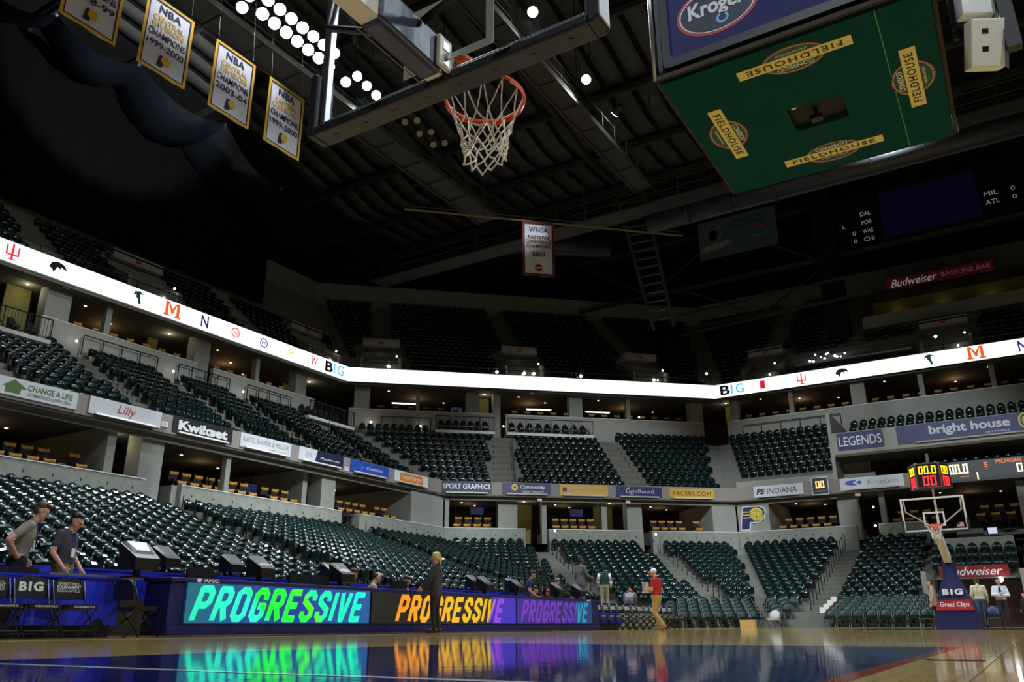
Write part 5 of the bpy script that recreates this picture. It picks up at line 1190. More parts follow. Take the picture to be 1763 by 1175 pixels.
banner(fframe('C',9.65,37.85,20.35),1.85,3.35,[('WNBA',1.2,1.1,.32,M_bnav),('EASTERN',.72,1.2,.22,M_bdr),('CONFERENCE',.44,1.5,.22,M_bdr),('CHAMPIONS',.16,1.4,.22,M_bdr),('2009',-.35,.75,.3,M_bnav)],'single white banner with dark red border hanging in the dark, WNBA 2009',M_bred,M_bnav,'I')
# ------------------------------------------------------------------ flood lamps
TARGET=Vector((0,14,0))
def fixture():
    a=MB(); a.tube((0,0,.05),(0,0,.32),.17,.20,12); a.tube((0,0,-.28),(0,0,.05),.10,.17,10)
    y_=MB(); y_.path([(-.225,0,.1),(-.225,0,-.38),(.225,0,-.38),(.225,0,.1)],.015,5)
    l=MB(); l.prism(ellipse(.19,.19,16),.322,.33)
    return a.mesh('lamp_housing',M_steel,True),y_.mesh('yoke',M_steel),l.mesh('lens',M_flood)
FX=fixture(); FXW=MB().prism(ellipse(.19,.19,16),.322,.33).mesh('lens',M_floodw)
FXO=MB().prism(ellipse(.19,.19,16),.322,.33).mesh('lens',mat('lens_off',rgb(150,146,126),.3))
def aim(p,t):
    d=(Vector(t)-Vector(p)).normalized(); q=d.to_track_quat('Z','Y'); return Matrix.Translation(p)@q.to_matrix().to_4x4()
def flood(p,t,label,lens,s=1.0,grp='roof floodlights'):
    o=empty('floodlight',aim(p,t)@Matrix.Scale(s,4),label,'floodlight',grp)
    link('lamp_housing',FX[0],o); link('yoke',FX[1],o); link('lens',lens,o); return o
for r_ in range(2):
    for i in range(7):
        flood(Vector((-21.0+.25*r_,16.2+i*.66,24.45+.62*r_)),(2,2,0),f'white floodlight, {ORD[i]} from left in the {["lower","upper"][r_]} row of the blazing bank',FX[2],1.3)
for i,(p,l) in enumerate((((-20.9,15.1,23.9),'rosy floodlight left of the blazing bank, lower one'),((-20.8,15.3,24.6),'rosy floodlight left of the blazing bank, upper one'),((-20.9,21.2,24.2),'rosy floodlight at the right end of the blazing bank'))): flood(Vector(p),(2,2,0),l,FXW,1.2)
for p,l in (((-11.6,22.6,25.0),'lone bright floodlight seen through the near backboard'),((-11.7,27.9,25.0),'lone bright floodlight right of the near hoop'),((-21.0,22.7,25.0),'floodlight seen through the glass near the arm pad, upper one'),((-21.0,23.4,24.9),'floodlight seen through the glass near the arm pad, lower one'),((-20.9,21.9,25.0),'floodlight seen through the left strip of the backboard')): flood(Vector(p),(2,4,0),l,FX[2],1.15)
for i in range(6): flood(Vector((-21.3+.3*(i%2),26.0+i*.62,25.0+.35*(i%2))),(0,10,0),f'unlit spotlight, {ORD[i]} in the small cluster beside the left catwalk',FXO,.9,'unlit roof spotlights')
for p,l in (((-11.6,6,25),'near left'),((11.6,6,25),'near right'),((11.6,24,25),'far right'),((21.3,17,24.6),'right'),((0,36.5,25),'far'),((0,-7,25),'near')): flood(Vector(p),(0,14,0),f'floodlight on the {l} side of the roof ring',FX[2],1.2)
for i,(x,y,z,wt,tg,dg) in enumerate(FLOODS):
    li=bpy.data.lights.new('flood_lamp','SPOT'); li.energy=wt; li.spot_size=math.radians(dg); li.spot_blend=.75 if tg is None else .6; li.shadow_soft_size=.35; li.color=(.84,.93,1)
    lo=bpy.data.objects.new('flood_lamp',li); COL.objects.link(lo)
    p=Vector((x,y,z-.75)); lo.matrix_basis=Matrix.Translation(p)@(((p+Vector((-x*.12,(14-y)*.12,-5)) if tg is None else Vector(tg))-p).normalized().to_track_quat('-Z','Y').to_matrix().to_4x4())
# ------------------------------------------------------------------ black curtain with swagged panels, upper left
M_sail=mat('black_satin',rgb(20,24,31),.22,spec=.9)
lo_=[(-40,11.0,33.2),(-40,16.0,32.3),(-40,20.8,31.2),(-40,25.8,29.9),(-40,32.3,28.9)]; hi_=[(-36.5,11.0,30.5),(-36.5,15.3,30.9),(-36.5,20.2,31.0),(-36.5,26.5,30.6),(-36.5,31.5,28.4)]
cur=empty('stage_curtain',(-40.3,20,22),'huge black curtain with glossy swagged top along the upper left','curtain'); ci=cur.matrix_basis.inverted()
for k in range(4):
    a,b=Vector(lo_[k]),Vector(lo_[k+1]); c,d=Vector(hi_[k]),Vector(hi_[k+1]); mb=MB(); vs=[];fs=[]; n=10
    for i in range(n+1):
        t=i/n
        for j in range(7):
            u=j/6; p=a.lerp(b,t).lerp(c.lerp(d,t),u); sag=1.3*math.sin(PI*t)*(1-.35*u)+.5*math.sin(PI*u); vs.append((p.x,p.y,p.z-sag))
    for i in range(n):
        for j in range(6): q=i*7+j; fs.append((q,q+1,q+8,q+7))
    mb.add(vs,fs); mb.build('swag',M_sail,cur,ci,smooth=True); MB().path([d,b],.09,6).build('batten',M_silver,cur,ci)
mb=MB(); n=60; vs=[];fs=[]
for i in range(n+1):
    y=8+26*i/n; f=(y-11)/21.3; z=33.2-4.3*f
    for zz in (z-.3,21.5): vs.append((-40.3+.15*math.sin(i*1.7),y,zz))
for i in range(n): fs.append((2*i,2*i+2,2*i+3,2*i+1))
mb.add(vs,fs); mb.build('drop',mat('black_velour',(.002,.002,.0022,1),.95,spec=.1),cur,ci,smooth=True)
# ------------------------------------------------------------------ portals of the upper deck
for f,c,w,k in VOM:
    kk='LCE'.index(f); T=UPP; d0=T[0][kk]+.6; zt=20.6 if f!='L' else 20.3
    d1=T[0][kk]+(T[1][kk]-T[0][kk])*((zt-T[3])/(T[4]-T[3])); mb=MB()
    for s in (-1,1):
        cc=c+s*w; w2=.18
        pts=[P(f,cc-w2/2,d0,16.7),P(f,cc+w2/2,d0,16.7),P(f,cc+w2/2,d1+1,16.7),P(f,cc-w2/2,d1+1,16.7),P(f,cc-w2/2,d0,18.1),P(f,cc+w2/2,d0,18.1),P(f,cc+w2/2,d1+1,zt+.3),P(f,cc-w2/2,d1+1,zt+.3)]
        mb.hexa(pts)
    fbox(mb,f,c-w,c+w,d0+2.0,d0+2.4,19.75,20.2); fbox(mb,f,c-w,c+w,d0+2.0,d1+1.2,20.1,20.3)
    wl=struct(mb.build('wall_portal',M_conc))
    mb=MB(); fbox(mb,f,c-w+.1,c+w-.1,d0+4.2,d0+4.3,16.8,20.1); struct(mb.build('door_portal',M_yellow if f=='E' else M_soffit))
    es=MB().box(-.16,.16,-.1,.1,0,.03).build('exit_plate',p_redt,wl,fframe(f,c,d0+1.99,19.97))
    if f!='L' or c>20:
        fn={'L':'left','C':'corner','E':'far end'}[f]
        for j,(dx,dz) in enumerate(((w*.8,18.4),(w*.45,17.6))): lamp('portal_lamp',P(f,c+dx,d0+.2,dz),f'small lamp, {"upper" if j==0 else "lower"} one, on the {ORD[VOM.index((f,c,w,k))]} listed {fn} upper deck portal'.replace(' listed',''),s=.9)
        li=bpy.data.lights.new('portal_light','POINT'); li.energy=3; li.color=(1,.92,.7); li.shadow_soft_size=.15; lo=bpy.data.objects.new('portal_light',li); COL.objects.link(lo); lo.location=P(f,c,d0+3,19.3)
# stairs of the upper deck that catch a little light
for f in 'LCE':
    for a in UPP_AISLE[f]:
        A_,B_,n,z0,z1=UPP; k='LCE'.index(f); mb=MB(); root=None
        tr=(B_[k]-A_[k])/(n-1); rise=(z1-z0)/(n-1)
        root=struct(link('floor_upper_stair',MB().box(-.05,.05,-.05,.05,-.02,0).mesh('stair_base',M_step),None,Matrix.Translation(P(f,a[0],A_[k],z0)))); iv=root.matrix_basis.inverted()
        for i in range(6,n-1): link('step',step_mesh(a[2],tr*.45,rise*.5),root,iv@smat(f,P(f,a[0],A_[k]+tr*(i+.3),z0+rise*i)))
# ledge with broadcast sparkles at the far end upper deck
mb=MB(); mb.box(-10.2,-1.6,57.2,59.6,16.7,18.0); struct(mb.build('floor_broadcast_deck',M_carpet)); MB().box(-9.5,-1.8,57.0,57.1,17.9,18.0).build('deck_edge',M_ledge,struct(MB().box(-10.2,-1.6,57.1,57.2,16.8,17.9).build('wall_broadcast_deck',M_black)))
rnd=random.Random(3)
for i in range(11): lamp('work_lamp',Vector((-8.6+i*.23+rnd.uniform(-.1,.1),57.6+rnd.uniform(0,.8),18.25+rnd.uniform(0,.55))),f'tiny cold work lamp, {ORD[i]} from left in the far end deck cluster',MB().ell((0,0,0),(.06,.06,.06),6,4).mesh('bulb',mat('cold_lamp',rgb(220,240,255),.4,emit=9,ecol=(.8,.93,1,1))) if i==0 else bpy.data.meshes['bulb.001'],rnd.uniform(.7,1.6),'cold work lamps')
for i,(x,l) in enumerate(((-15.9,'left'),(-.2,'right'))): lamp('work_lamp',Vector((x,56.2,18.2)),f'{l} lone cold lamp on the upper deck edge',bpy.data.meshes['bulb.001'],1.6,'')
for co,l in ((11.6,'bright white lamp at the middle corner portal'),(12.3,'second bright lamp at the middle corner portal'),(9.6,'bright lamp left of the middle corner portal'),(15.8,'bright lamp on the corner deck edge'),(21.4,'bright lamp at the right corner portal'),(1.9,'bright lamp at the left corner portal')): lamp('deck_lamp',P('C',co,51.8,17.3),l,s=1.5)
# guard rail along the front of the upper deck
guard('C',rA+.5,rB-.5,51.35,16.86,.55,'thin dark rail along the corner upper deck edge',n=12); guard('E',BR.x+.5,10,55.5,16.86,.55,'thin dark rail along the far end upper deck edge',n=10); guard('L',6,AR.y-.5,35.1,16.86,.55,'thin dark rail along the left upper deck edge',n=12)
# ------------------------------------------------------------------ dark boards under the far roof
o=MB().box(-3.3,3.3,-1.75,1.75,0,.12).build('advert_board',mat('board_slate_glow',rgb(64,84,88),.6,emit=.006,ecol=(.3,.42,.43,1)),None,fframe('E',-13.6,60.6,31.3)); tag(o,'dim dark advertising board with a round portrait emblem and bryant lettering','advert board')  # slight emission added to the board colour to lift it from the dark
MB().ringband(ellipse(.7,.95,24,-2.0,.5),ellipse(.6,.85,24,-2.0,.5),.12,.13).build('emblem_ring',p_grey,o); flat(ellipse(.35,.5,16,-2.0,.35),o,p_black,z=.12); flat([(-3.2,-.6),(-.6,-.3),(-.4,-.8),(-3.2,-1.2)],o,p_grey,z=.12,name='ribbon_shape'); text('BRYANT',1.6,.3,p_pale,o,cx=-1.9,cy=-.72,z=.13)
text('WHATEVER IT TAKES',2.6,.3,p_black,o,cx=1.1,cy=1.2,z=.13); text('FULL COURT COMFORT',2.9,.3,p_black,o,cx=1.0,cy=.75,z=.13); flat(rrect(.95,.34,.08),o,p_redt,z=.12,M=Matrix.Translation((2.1,.2,0))); text('bryant',.7,.2,p_pale,o,cx=2.1,cy=.2,z=.13); text('bryant.com',1.0,.14,p_pale,o,cx=1.8,cy=-.6,z=.13)
M_dimw=mat('dim_led',rgb(150,150,165),.5,emit=.22,ecol=(.7,.72,.8,1))
o=MB().box(-6.9,6.9,-2.1,2.1,0,.15).build('stats_board',M_black,None,fframe('E',1.0,61.9,30.4)); tag(o,'black statistics board with faint team names DAL POR WAS CHI','scoreboard')
MB().box(-3.6,3.1,-1.9,1.95,.15,.17).build('blue_screen',mat('dim_blue',rgb(16,16,44),.5,emit=.014,ecol=(.05,.05,.4,1)),o)
for s,y in (('DAL',.55),('POR',-.2),('WAS',-.95),('CHI',-1.65)): text(s,.75,.36,M_dimw,o,cx=-4.7,cy=y,z=.151)
for y in (-.95,-1.65): text('0',.26,.34,M_dimw,o,cx=-5.7,cy=y,z=.151)
text('L',.2,.3,M_dimw,o,cx=-6.4,cy=-.2,z=.151)
for s,y in (('MIL',-.2),('ATL',-.9)): text(s,.9,.36,M_dimw,o,cx=3.9,cy=y,z=.151); text('0',.26,.34,M_dimw,o,cx=5.3,cy=y,z=.151)
o=MB().box(-3.6,3.6,-.42,.42,0,.1).build('bar_sign',mat('bar_red',rgb(96,16,26),.6,emit=.03,ecol=(.4,.02,.05,1)),None,fframe('E',.5,62.5,24.85)); tag(o,'dark red sign reading Budweiser BASELINE BAR high at the right','sign')
text('Budweiser',3.2,.6,M_dimw,o,cx=-1.7,z=.101,shear=.35); text('BASELINE BAR',3.2,.36,mat('dim_mauve',rgb(130,90,130),.5,emit=.1,ecol=(.4,.25,.45,1)),o,cx=1.8,z=.101)
mb=MB(); mb.box(-4.5,9,64.5,64.7,22.6,24.3); struct(mb.build('wall_baseline_bar',M_yellow)); mb=MB(); mb.box(-5.2,9,62.4,62.7,21.6,22.6); struct(mb.build('wall_bar_parapet',M_conc)); mb=MB(); mb.box(-5,9,62.7,64.5,22.0,22.1); mb.box(-5,9,62.7,64.6,24.3,24.4); struct(mb.build('floor_baseline_bar',M_carpet))
for i,x in enumerate((-2.8,.4,3.6)):
    li=bpy.data.lights.new('bar_light','POINT'); li.energy=1.3; li.color=(1,.8,.4); li.shadow_soft_size=.2; lo=bpy.data.objects.new('bar_light',li); COL.objects.link(lo); lo.location=(x,64.0,23.4)
    lamp('bar_lamp',Vector((x,64.1,22.8)),f'{["left","middle","right"][i]} amber lamp in the dim bar under the red sign',MB().ell((0,0,0),(.2,.2,.1),8,6).mesh('shade',mat('amber_shade',rgb(230,200,110),.5,emit=1.2,ecol=(.9,.7,.3,1))),1.0,'')

# spotlights added on the catwalks to brighten banners and curtain (narrow beams)
for p,t,wt,deg,l in (((-11.6,13.5,25.4),(-20,13.5,19.4),5200,46,'added catwalk spotlight brightening the four gold banners'),((-11.6,31.5,25.4),(-19.2,33.8,20.4),2600,24,'added catwalk spotlight brightening the single red edged banner'),((-24.2,20,24.9),(-38,21,30.8),11000,54,'added catwalk spotlight brightening the swagged curtain')):
    flood(Vector(p),t,l,FX[2],1.0)
    li=bpy.data.lights.new('added_spot','SPOT'); li.energy=wt; li.spot_size=math.radians(deg); li.spot_blend=.4; li.shadow_soft_size=.15; li.color=(.92,.96,1)
    d=(Vector(t)-Vector(p)).normalized(); lo=bpy.data.objects.new('added_spot',li); COL.objects.link(lo); lo.matrix_basis=Matrix.Translation(Vector(p)+d*.6)@d.to_track_quat('-Z','Y').to_matrix().to_4x4()
# ------------------------------------------------------------------ people
SKIN=mat('skin',rgb(206,158,132),.55); SKIN2=mat('skin_dark',rgb(110,74,58),.55); EYE=mat('eye_dark',rgb(30,24,22),.3); LIP=mat('lip',rgb(160,96,88),.5)
def cm(name,r,g,b,ro=.8): return mat('cloth_'+name,rgb(r,g,b),ro,bump=(16,.12))
STAND=dict(pel=(0,0,.96),abd=(0,.01,1.10),che=(0,0,1.28),nec=(0,-.01,1.47),hea=(0,.03,1.645),
  shR=(.185,-.01,1.42),elR=(.245,-.03,1.14),wrR=(.245,.07,.90),shL=(-.185,-.01,1.42),elL=(-.245,-.03,1.14),wrL=(-.245,.07,.90),
  hiR=(.09,0,.92),knR=(.105,.02,.50),anR=(.11,-.03,.09),toR=(.125,.15,.04),hiL=(-.09,0,.92),knL=(-.105,.02,.50),anL=(-.11,-.03,.09),toL=(-.125,.15,.04))
SIT=dict(STAND); 
for k,v in STAND.items():
    if k[:2] not in ('kn','an','to'): SIT[k]=(v[0],v[1],v[2]-.44)
SIT.update(knR=(.12,.42,.50),anR=(.12,.40,.09),toR=(.13,.58,.04),knL=(-.12,.42,.50),anL=(-.12,.40,.09),toL=(-.13,.58,.04),elR=(.26,.08,.74),wrR=(.2,.32,.80),elL=(-.26,.08,.74),wrL=(-.2,.32,.80))
def person(loc,face,label,shirt,trou,shoe,hair,pose=None,base=STAND,sc=1.0,skin=SKIN,sleeve='short',jacket=False,vox=.016,hairstyle='short',extras=None):
    J={k:Vector(v) for k,v in base.items()}
    for k,v in (pose or {}).items(): J[k]=Vector(v)
    prim=[]   # (a,b,ra,rb,mat)
    mats=[skin,shirt,trou,shoe]
    def cap(a,b,ra,rb,m): prim.append((Vector(a),Vector(b),ra,rb,m))
    pel,abd,che,nec,hea=(J[k] for k in ('pel','abd','che','nec','hea'))
    w=Vector((1,0,0)); sw=(J['shR']-J['shL']).normalized()
    for s in (-1,1):
        cap(pel+sw*s*.075,pel+sw*s*.075+Vector((0,0,-.03)),.115,.11,2)
        cap(abd+sw*s*.065,abd+sw*s*.06,.105,.105,1); cap(che+sw*s*.085,che+sw*s*.08+(nec-che)*.35,.105,.095,1)
        cap(pel+sw*s*.07+Vector((0,0,.06)),abd+sw*s*.065,.11,.105,1); cap(abd+sw*s*.06,che+sw*s*.08,.105,.108,1)
    cap(J['shL'],J['shR'],.062,.062,1); cap(che+(nec-che)*.75+sw*.06,J['shR'],.07,.062,1); cap(che+(nec-che)*.75-sw*.06,J['shL'],.07,.062,1)
    cap(nec-(nec-che)*.15,nec+(hea-nec)*.5,.056,.05,0)
    cap(nec-(nec-che)*.1,nec+(hea-nec)*.08,.062,.058,1)
    up=(hea-nec).normalized(); fwd=J.get('look',None); fwd=Vector(fwd) if fwd is not None else Vector((0,1,0))
    fwd=(fwd-up*fwd.dot(up)*.6).normalized(); rt=fwd.cross(up).normalized(); hup=rt.cross(fwd).normalized()
    cap(hea+hup*.035-fwd*.01,hea+hup*.03-fwd*.02,.083,.083,0); cap(hea-hup*.03+fwd*.02,hea-hup*.075+fwd*.04,.066,.045,0)
    cap(hea+fwd*.09+hup*.015,hea+fwd*.108-hup*.02,.011,.016,0)
    for s in (-1,1): cap(hea+rt*s*.078+hup*.01-fwd*.01,hea+rt*s*.08-hup*.025-fwd*.005,.016,.012,0); cap(hea+rt*s*.035+fwd*.075+hup*.028,hea+rt*s*.02+fwd*.083+hup*.03,.012,.012,0)
    for s in 'RL':
        sh,el,wr=J['sh'+s],J['el'+s],J['wr'+s]; sl=.6 if sleeve=='short' else 1.0
        if sl<1:
            m=sh.lerp(el,sl); cap(sh,m,.066,.058,1); cap(m,el,.046,.042,0); cap(el,wr,.042,.029,0)
        else:
            cap(sh,el,.066,.054,1); cap(el,wr+(el-wr)*.05,.053,.042,1)
        d=(wr-el).normalized(); hd=J.get('hd'+s); d=Vector(hd).normalized() if hd is not None else d
        side=Vector((1,0,0)) if s=='R' else Vector((-1,0,0)); pn=(side-d*side.dot(d)).normalized(); ac=d.cross(pn).normalized()
        cap(wr,wr+d*.03,.028,.03,0)
        for k in (-1,0,1): cap(wr+d*.03+ac*k*.018,wr+d*.085+ac*k*.024,.019,.016,0)
        for k,L in enumerate((.07,.08,.075,.058)):
            b0=wr+d*.088+ac*(-.03+.02*k); b1=b0+d*L*.5-pn*.006; b2=b1+d*L*.42-pn*L*.35; cap(b0,b1,.0092,.0088,0); cap(b1,b2,.0088,.0075,0)
        t0=wr+d*.03-ac*.03; cap(t0,t0+d*.03-ac*.03-pn*.006,.012,.011,0); cap(t0+d*.03-ac*.03-pn*.006,t0+d*.065-ac*.036-pn*.015,.011,.009,0)
        hi,kn,an,to=(J[q+s] for q in ('hi','kn','an','to'))
        cap(hi,kn,.098,.068,2); cap(kn,an+(kn-an)*.05,.068,.054,2); cap(an,an+(kn-an)*.1,.05,.05,2)
        cap(an+Vector((0,-.02,-.03)),to,.045,.036,3); cap(an+(an-to)*.25+Vector((0,0,-.04)),an+Vector((0,0,-.02)),.035,.042,3)
    if jacket:
        for s in (-1,1): cap(pel+sw*s*.075+Vector((0,0,-.10)),abd+sw*s*.07,.125,.112,1); 
    mb=MB()
    for a,b,ra,rb,m in prim:
        d=b-a
        if d.length<1e-4: mb.ell(a,(ra,ra,ra),10,8); continue
        mb.tube(a,b,ra,rb,12); mb.ell(a,(ra,)*3,12,8); mb.ell(b,(rb,)*3,12,8)
    me=mb.mesh('tmp',mats); to_=bpy.data.objects.new('tmp',me); COL.objects.link(to_)
    rm=to_.modifiers.new('r','REMESH'); rm.mode='VOXEL'; rm.voxel_size=vox; sm=to_.modifiers.new('s','SMOOTH'); sm.factor=.5; sm.iterations=2
    bpy.context.view_layer.update()
    out=bpy.data.meshes.new_from_object(to_.evaluated_get(bpy.context.evaluated_depsgraph_get())); bpy.data.objects.remove(to_); bpy.data.meshes.remove(me)
    out.name='person'; out.materials.clear()
    for m in mats: out.materials.append(m)
    n=len(out.polygons); c=np.empty(n*3); out.polygons.foreach_get('center',c); c=c.reshape(-1,3)
    best=np.full(n,1e9); mi=np.zeros(n,dtype=np.int32)
    for a,b,ra,rb,m in prim:
        A=np.array(a); D=np.array(b)-A; L=max(1e-9,D@D); t=np.clip(((c-A)@D)/L,0,1); dist=np.linalg.norm(c-(A+t[:,None]*D),axis=1)-(ra+(rb-ra)*t)
        k=dist<best; best[k]=dist[k]; mi[k]=m
    out.polygons.foreach_set('material_index',mi); out.polygons.foreach_set('use_smooth',np.ones(n,dtype=bool)); out.update()
    o=link('person',out,None,zrot(loc,face)@Matrix.Scale(sc,4)); tag(o,label,'person')
    Mh=Matrix(((rt.x,fwd.x,hup.x,hea.x),(rt.y,fwd.y,hup.y,hea.y),(rt.z,fwd.z,hup.z,hea.z),(0,0,0,1)))
    mb=MB()
    if hairstyle in ('short','bald','tail','long'):
        if hairstyle=='bald': mb.ell((0,-.045,.03),(.086,.07,.07),14,10)
        else:
            mb.ell((0,-.034,.06),(.087,.09,.078),16,12); mb.ell((0,-.06,.0),(.08,.05,.07),14,10); mb.ell((.02,.02,.108),(.06,.055,.03),12,8)
        if hairstyle=='tail':
            mb.ell((0,-.1,.04),(.035,.03,.035),10,8); mb.ell((.0,-.115,-.03),(.04,.03,.085),12,10); mb.ell((0,-.1,-.1),(.028,.022,.06),10,8)
        if hairstyle=='long': mb.ell((0,-.05,-.06),(.1,.06,.11),14,10)
        mb.build('hair',hair,o,Mh,smooth=True)
    if hairstyle=='cap':
        mb.ell((0,-.01,.055),(.096,.104,.082),16,12); cp_=mb.build('cap',hair,o,Mh,smooth=True); MB().prism([(-.07,.08),(-.065,.14),(-.03,.175),(.03,.175),(.065,.14),(.07,.08)],.052,.064).build('cap_brim',hair,cp_)
    e=MB()
    for s in (-1,1): e.ell((s*.032,.084,.012),(.009,.007,.007),8,6)
    e.build('eyes',EYE,o,Mh,smooth=True); MB().ell((0,.088,-.055),(.022,.008,.006),10,6).build('mouth',LIP,o,Mh,smooth=True)
    if hairstyle!='cap':
        b=MB()
        for s in (-1,1): b.box(s*.032-.016,s*.032+.016,.080,.090,.030,.036)
        b.build('eyebrows',hair,o,Mh)
    if extras: extras(o,J)
    return o
def badge(o,J):
    c=J['abd'].lerp(J['che'],.35)+Vector((0,.14,0)); MB().box(-.045,.045,-.004,.004,-.07,.06).build('badge',p_white,o,Matrix.Translation(c+Vector((.05,0,0))))
    mb=MB(); mb.path([J['nec']+Vector((-.05,.06,0)),J['che']+Vector((-.02,.125,0)),c+Vector((.03,0,.06))],.006,5); mb.path([J['nec']+Vector((.05,.06,0)),J['che']+Vector((.06,.125,0)),c+Vector((.07,0,.06))],.006,5); mb.build('lanyard',p_navy,o)
def stripe_badge(o,J):
    badge(o,J)
brown=mat('hair_brown',rgb(74,52,36),.6); dark=mat('hair_dark',rgb(28,22,20),.6); blond=mat('hair_blond',rgb(214,190,120),.55); redh=mat('hair_red',rgb(150,70,36),.6); greyh=mat('hair_grey',rgb(120,116,110),.7); whitecap=mat('cap_white',rgb(236,236,238),.7)
gpolo=cm('grey_polo',140,134,124); dpolo=cm('dark_polo',62,60,72); blackc=cm('black',20,20,24); char=cm('charcoal',44,42,48); khaki=cm('khaki',178,150,96); olive=cm('olive',112,102,62); redc=cm('red',176,32,40); gsuit=cm('grey_suit',104,102,106); blueS=cm('blue',36,40,104); jeans=cm('jeans',64,84,122); cream=cm('cream',206,196,166); whiteS=cm('white',214,216,232); vest=cm('green_vest',28,70,60); shoeb=mat('shoe_black',rgb(24,20,18),.4); shoet=mat('shoe_tan',rgb(150,116,70),.6); tanc=cm('tan',168,150,128)
# two men standing behind the blue table (left)
lean=dict(pel=(0,-.03,.98),abd=(0,-.02,1.12),che=(0,.02,1.30),nec=(0,.07,1.48),hea=(0,.15,1.63),shR=(.185,.05,1.43),shL=(-.185,.05,1.43),elR=(.34,-.14,1.22),wrR=(.2,-.04,1.03),elL=(-.33,-.10,1.20),wrL=(-.2,.04,1.01),hiR=(.09,-.06,.94),hiL=(-.09,-.06,.94),look=(0,.8,-.5),hdR=(-.6,.5,-.5),hdL=(.4,.5,-.7))
person((-11.05,5.33,.0),-.6,'man in a grey polo shirt leaning forward with hands on hips',gpolo,blackc,shoeb,brown,lean,sc=1.15,vox=.012,extras=badge)
down_=dict(nec=(0,.02,1.46),hea=(0,.10,1.61),look=(0,.75,-.65),elR=(.27,-.03,1.15),wrR=(.24,.14,.94),elL=(-.27,-.03,1.15),wrL=(-.24,.14,.94),hdR=(-.1,.6,-.8),hdL=(.1,.6,-.8))
person((-10.85,5.9,.0),-1.05,'man in a dark charcoal polo looking down beside the grey polo man',dpolo,olive,shoeb,dark,down_,sc=1.09,vox=.012,extras=badge)
# woman in a dark suit, seen from behind
def suit(o,J): pass
person((-8.42,12.55,0),PI/2+.25,'woman with blond ponytail and dark suit standing with her back to the court',char,blackc,shoeb,blond,dict(shR=(.165,-.01,1.42),shL=(-.165,-.01,1.42),elL=(-.26,.04,1.16),wrL=(-.24,.24,1.0),elR=(.225,-.03,1.14),wrR=(.21,.06,.90),look=(-.2,1,0)),sc=.915,sleeve='long',jacket=True,vox=.012,hairstyle='tail')
# seated row behind the glowing table
def seated(y,x,face,label,sh,hair,style='short',skin=SKIN,pose=None,sc=1.0):
    bchair(x,y,face,'black folding chair under the '+' '.join(label.split()[:9]),'', 'folding chairs of the seated crew'); return person((x,y,.0),face,label,sh,blackc,shoeb,hair,pose,SIT,sc,skin,sleeve='long',vox=.018,hairstyle=style)
look=dict(hea=(0,.09,1.19),look=(0,.8,-.5))
seated(12.15,-10.5,-PI/2+.9,'seated man in a dark jacket left of the silver monitor',blackc,brown,pose=look,sc=1.02)
seated(12.95,-10.5,-PI/2+.9,'seated balding man in a light grey jacket',tanc,brown,'bald',pose=look)
seated(14.05,-10.5,-PI/2+.2,'seated dark haired person in pink behind the flat monitor',cm('pink',190,130,134),dark,'long',pose=look,sc=.97)
seated(24.2,-11.3,-PI/2,'seated dark haired person behind the far end of the glowing table',blackc,dark,'short',pose=look)
seated(22.3,-11.15,-PI/2+2.2,'seated red haired person behind the purple screen',blackc,redh,'long',sc=.95)
seated(21.1,-11.05,-PI/2+.4,'seated dark haired person left of the man in black',blackc,dark,'short',pose=look)
person((-10.3,19.55,0),-PI/2+.5,'man in a blue shirt standing over the purple screen',blueS,blackc,shoeb,dark,dict(lean,wrR=(.2,.3,.98),elR=(.27,.06,1.16),wrL=(-.2,.3,.98),elL=(-.27,.06,1.16)),sc=.95,vox=.016)
person((-11.55,23.75,.0),PI/2-.3,'man in black seen from behind, yellow chair edge showing',blackc,blackc,shoeb,greyh,dict(hea=(0,.06,1.62)),sc=.98,sleeve='long',jacket=True,hairstyle='bald')
person((-11.5,25.35,.62),-.4,'tall man in a grey suit standing on the stair platform',gsuit,gsuit,shoeb,dark,dict(elR=(.26,.05,1.16),wrR=(.22,.27,1.08),look=(.5,1,0)),sc=1.06,sleeve='long',jacket=True,skin=SKIN2)
person((-11.1,26.45,.62),.5,'man in a green vest with white sleeves and khaki trousers',vest,cm('stone',176,164,136),shoeb,dark,dict(wrL=(-.22,.16,.95)),sc=.93,skin=SKIN2,extras=lambda o,J:[MB().tube(J['sh'+s],J['el'+s],.07,.06,10).tube(J['el'+s],J['wr'+s],.06,.045,10).build('sleeve',whiteS,o,smooth=True) for s in 'RL'])
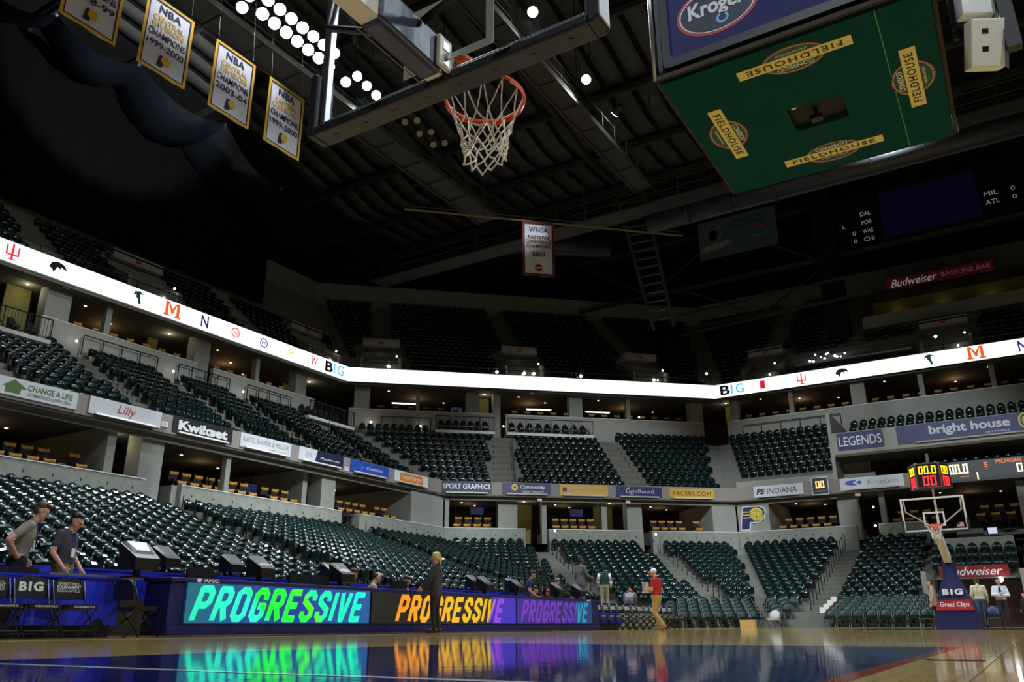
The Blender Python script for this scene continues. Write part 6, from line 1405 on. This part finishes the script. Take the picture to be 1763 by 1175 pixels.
# man in red with a white cap walking with papers
walk=dict(pel=(0,0,.95),hiR=(.09,0,.91),knR=(.1,.13,.52),anR=(.1,.02,.12),toR=(.11,.2,.05),hiL=(-.09,0,.91),knL=(-.1,.04,.5),anL=(-.1,-.28,.13),toL=(-.11,-.12,.04),elR=(.25,-.02,1.14),wrR=(.16,.24,1.13),elL=(-.25,-.02,1.14),wrL=(-.16,.26,1.15),hdR=(-.3,1,.1),hdL=(.3,1,.1),hea=(0,.06,1.63))
def papers(o,J): pass
person((-7.05,21.35,0),1.35,'man in a red polo and white cap walking along the court edge',redc,khaki,shoet,whitecap,walk,sc=.97,vox=.012,hairstyle='cap')
o=MB().box(-.11,.11,-.006,.006,0,.3).build('paper_sheaf',p_white,None,zrot((-7.42,21.46,1.03),1.0)); MB().box(-.09,.09,-.012,-.0065,.02,.27).build('top_sheet',p_pale,o); tag(o,'white sheaf of papers in the hands of the man in red','papers')
person((-9.95,26.0,.0),.3,'bending person in a patterned grey top beside the bench chairs',cm('patterned',128,122,124),jeans,shoeb,redh,dict(lean,che=(0,.18,1.2),nec=(0,.34,1.3),hea=(0,.46,1.36),shR=(.185,.28,1.28),shL=(-.185,.28,1.28),elR=(.22,.35,1.02),wrR=(.18,.5,.85),elL=(-.22,.35,1.02),wrL=(-.18,.5,.85)),sc=.93,sleeve='long')
# people in the tunnel mouth behind the far hoop
person((.62,32.2,0),.1,'man in a cream shirt and jeans with his back turned, right of the stanchion',cream,jeans,shoeb,brown,dict(hea=(0,.05,1.63)),sc=.96,sleeve='long')
def tie(o,J): MB().prism([(-.025,.16),(.025,.16),(.035,-.12),(0,-.17),(-.035,-.12)],0,.012).build('tie',blackc,o,frame(J['che']+Vector((0,.125,.0)),(-1,0,0),(.0,-.05,1)))
person((1.28,32.0,0),PI+.1,'man in a white shirt and dark tie standing under the tunnel lamp',whiteS,char,shoeb,dark,dict(elR=(.26,.1,1.16),wrR=(.02,.2,1.2),elL=(-.26,.08,1.14),wrL=(.08,.2,1.12)),sc=.93,sleeve='long',extras=tie)
person((1.95,33.5,0),PI-.6,'person in dark clothes at the far right edge of the tunnel',blackc,blackc,shoeb,redh,sc=.66,sleeve='long')
person((-.95,33.4,0),PI/2,'person in a tan coat half hidden left of the stanchion',tanc,blackc,shoeb,dark,sc=.97,sleeve='long',jacket=True)
PCN=padded_chair(mat('navy_chair',rgb(30,36,70),.5),M_black)
place_pc(Vector((1.0,30.9,0)),'E','navy padded chair standing right of the stanchion base',PCN,'',name='padded_chair')
place_pc(Vector((-1.05,31.2,0)),'E','dark green padded chair left of the stanchion base',PC,'',name='padded_chair')
